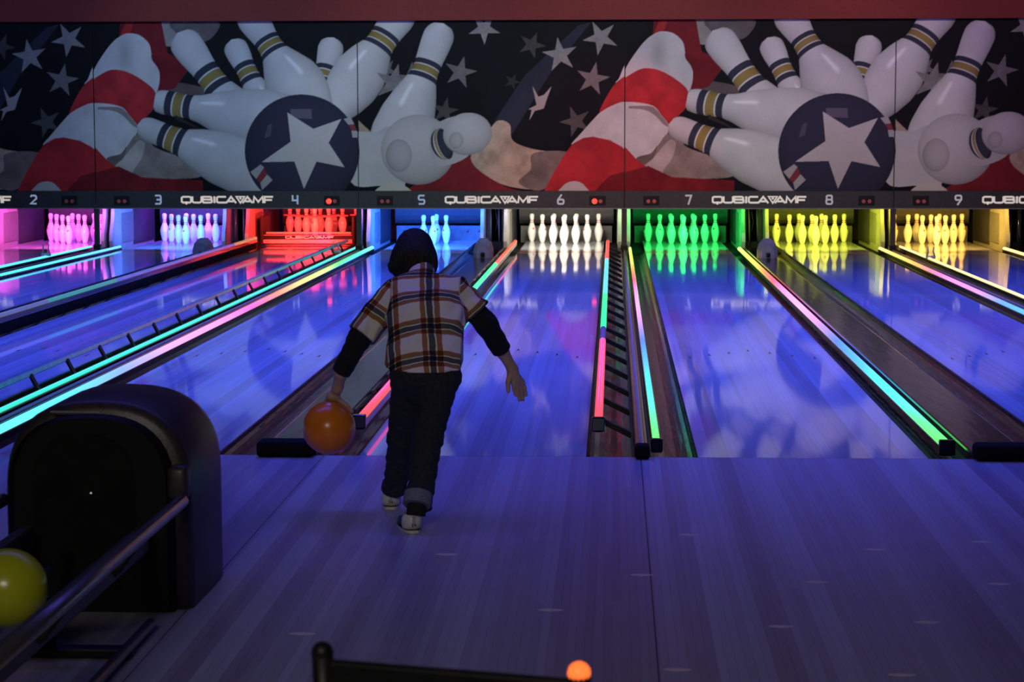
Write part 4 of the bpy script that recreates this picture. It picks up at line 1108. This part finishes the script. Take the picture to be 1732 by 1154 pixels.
# hair
hc = hed + v3(0, -.012, .004)
hp = [rc(hc + v3(0, .0, .022), hc + v3(0, -.01, -.02), .074, .088, .03), rc(hc + v3(-.034, -.015, -.025), hc + v3(-.052, -.025, -.055), .052, .042, .04), rc(hc + v3(.030, -.015, -.025), hc + v3(.050, -.022, -.058), .052, .036, .04),
      rc(hc + v3(0, -.030, -.01), hc + v3(0, -.045, -.065), .066, .052, .03), rc(hc + v3(-.062, -.03, -.055), hc + v3(-.092, -.03, -.068), .024, .010, .015), rc(hc + v3(-.070, -.03, -.075), hc + v3(-.098, -.03, -.052), .014, .006, .01),
      rc(hc + v3(-.060, -.035, -.085), hc + v3(-.066, -.035, -.105), .022, .010, .012)]
def hair_post(D, x, y, z):
    ang = np.arctan2(x - hc[0], y - hc[1])
    amp = np.clip((hc[2] + .03 - z) * 28, .3, 2.2)
    D = D + amp * (.0012 * np.sin(ang * 46 + z * 30) + .0010 * np.sin(ang * 81 - z * 55))
    face = (y - (hed[1] + .030)) - np.maximum(0, z - (hed[2] + .015)) * 2.5
    return np.maximum(D, face)
net_obj('hair', hp, .0042, M['hair'], person, ORG, hair_post)

# shoes
GL['1'] = [[(.15, .75), (.6, 1), (.6, -.05)], [(.2, -.02), (1, -.02)]]
def shoe(heel, rz, name):
    s = bpy.data.objects.new('shoe', None); COL.objects.link(s); s.parent = person; s.location = tuple(np.array(heel) - np.array(ORG)); s.rotation_euler = (0, 0, rz)
    s.empty_display_size = .05
    Z = (0, 0, 0)
    up = [rc(v3(0, .036, .045), v3(0, .05, .030), .032, .032, .02), rc(v3(0, .05, .030), v3(-.004, .155, .020), .033, .031, .02), rc(v3(0, .045, .05), v3(0, .10, .045), .030, .020, .02)]
    def post(D, x, y, z): return np.maximum(np.maximum(D, .012 - z), z - (.069 - np.clip(y - .03, 0, 1) * .2))
    net_obj('upper', up, .0035, M['shoeblue'], s, Z, post)
    upc_ = [(a, b, ra + .0022, rb + .0022, k) for a, b, ra, rb, k in up]
    net_obj('heel_counter', upc_, .0035, M['shoewhite'], s, Z, lambda D, x, y, z: np.maximum(np.maximum(np.maximum(D, .013 - z), z - .070), y - .042))
    out = []
    for k in range(24):
        a = 2 * PI * k / 24; yy_ = .095 + .102 * math.sin(a); w_ = .039 - .004 * math.sin(2 * a) * 0 + .003 * math.sin(a)
        out.append((w_ * math.copysign(abs(math.cos(a)) ** .6, math.cos(a)), yy_))
    def slab(z0, z1, g): 
        n = len(out); V = [(x * g, .095 + (y - .095) * g, z) for z in (z0, z1) for x, y in out]
        return V, [(i, (i + 1) % n, n + (i + 1) % n, n + i) for i in range(n)] + [tuple(range(n))[::-1], tuple(n + i for i in range(n))]
    Vv, Ff = slab(.001, .0125, 1.0); mesh_obj('sole', Vv, Ff, M['shoewhite'], s, False)
    Vv, Ff = slab(.0125, .0148, 1.01); mesh_obj('welt', Vv, Ff, M['ink'], s, False)
    mb = MB(); stroke_mesh(mb, GL['1'], -.0085, .027, .006, .0095, .0018, .0035, .0025); stroke_mesh(mb, GL['4'], .0012, .027, .0068, .0095, .0018, .0035, .0025)
    mb.build('size_number', M['ink'], s)['label'] = 'printed size number 14'
    MB().bbox(-.005, .005, -.0035, .004, .036, .067, .0015, 1).build('heel_tab', M['kick'], s)
    return s
shoe((-.889, -1.905, 0), math.radians(16), 'R'); shoe((-1.030, -1.408, 0), math.radians(4), 'L')

g = ball(tuple(bl), BR, M['orange'], 'bowling_ball', 'orange bowling ball held in the left hand of the bowler')
for dx, dz in ((-.02, .0), (.02, .0), (.0, -.06)):
    v = Vector((dx, .095, dz + .01)).normalized() * (BR - .0003)
    MB().tube([v * .985, v * 1.003], .012, 12).build('finger_hole', M['black'], g)
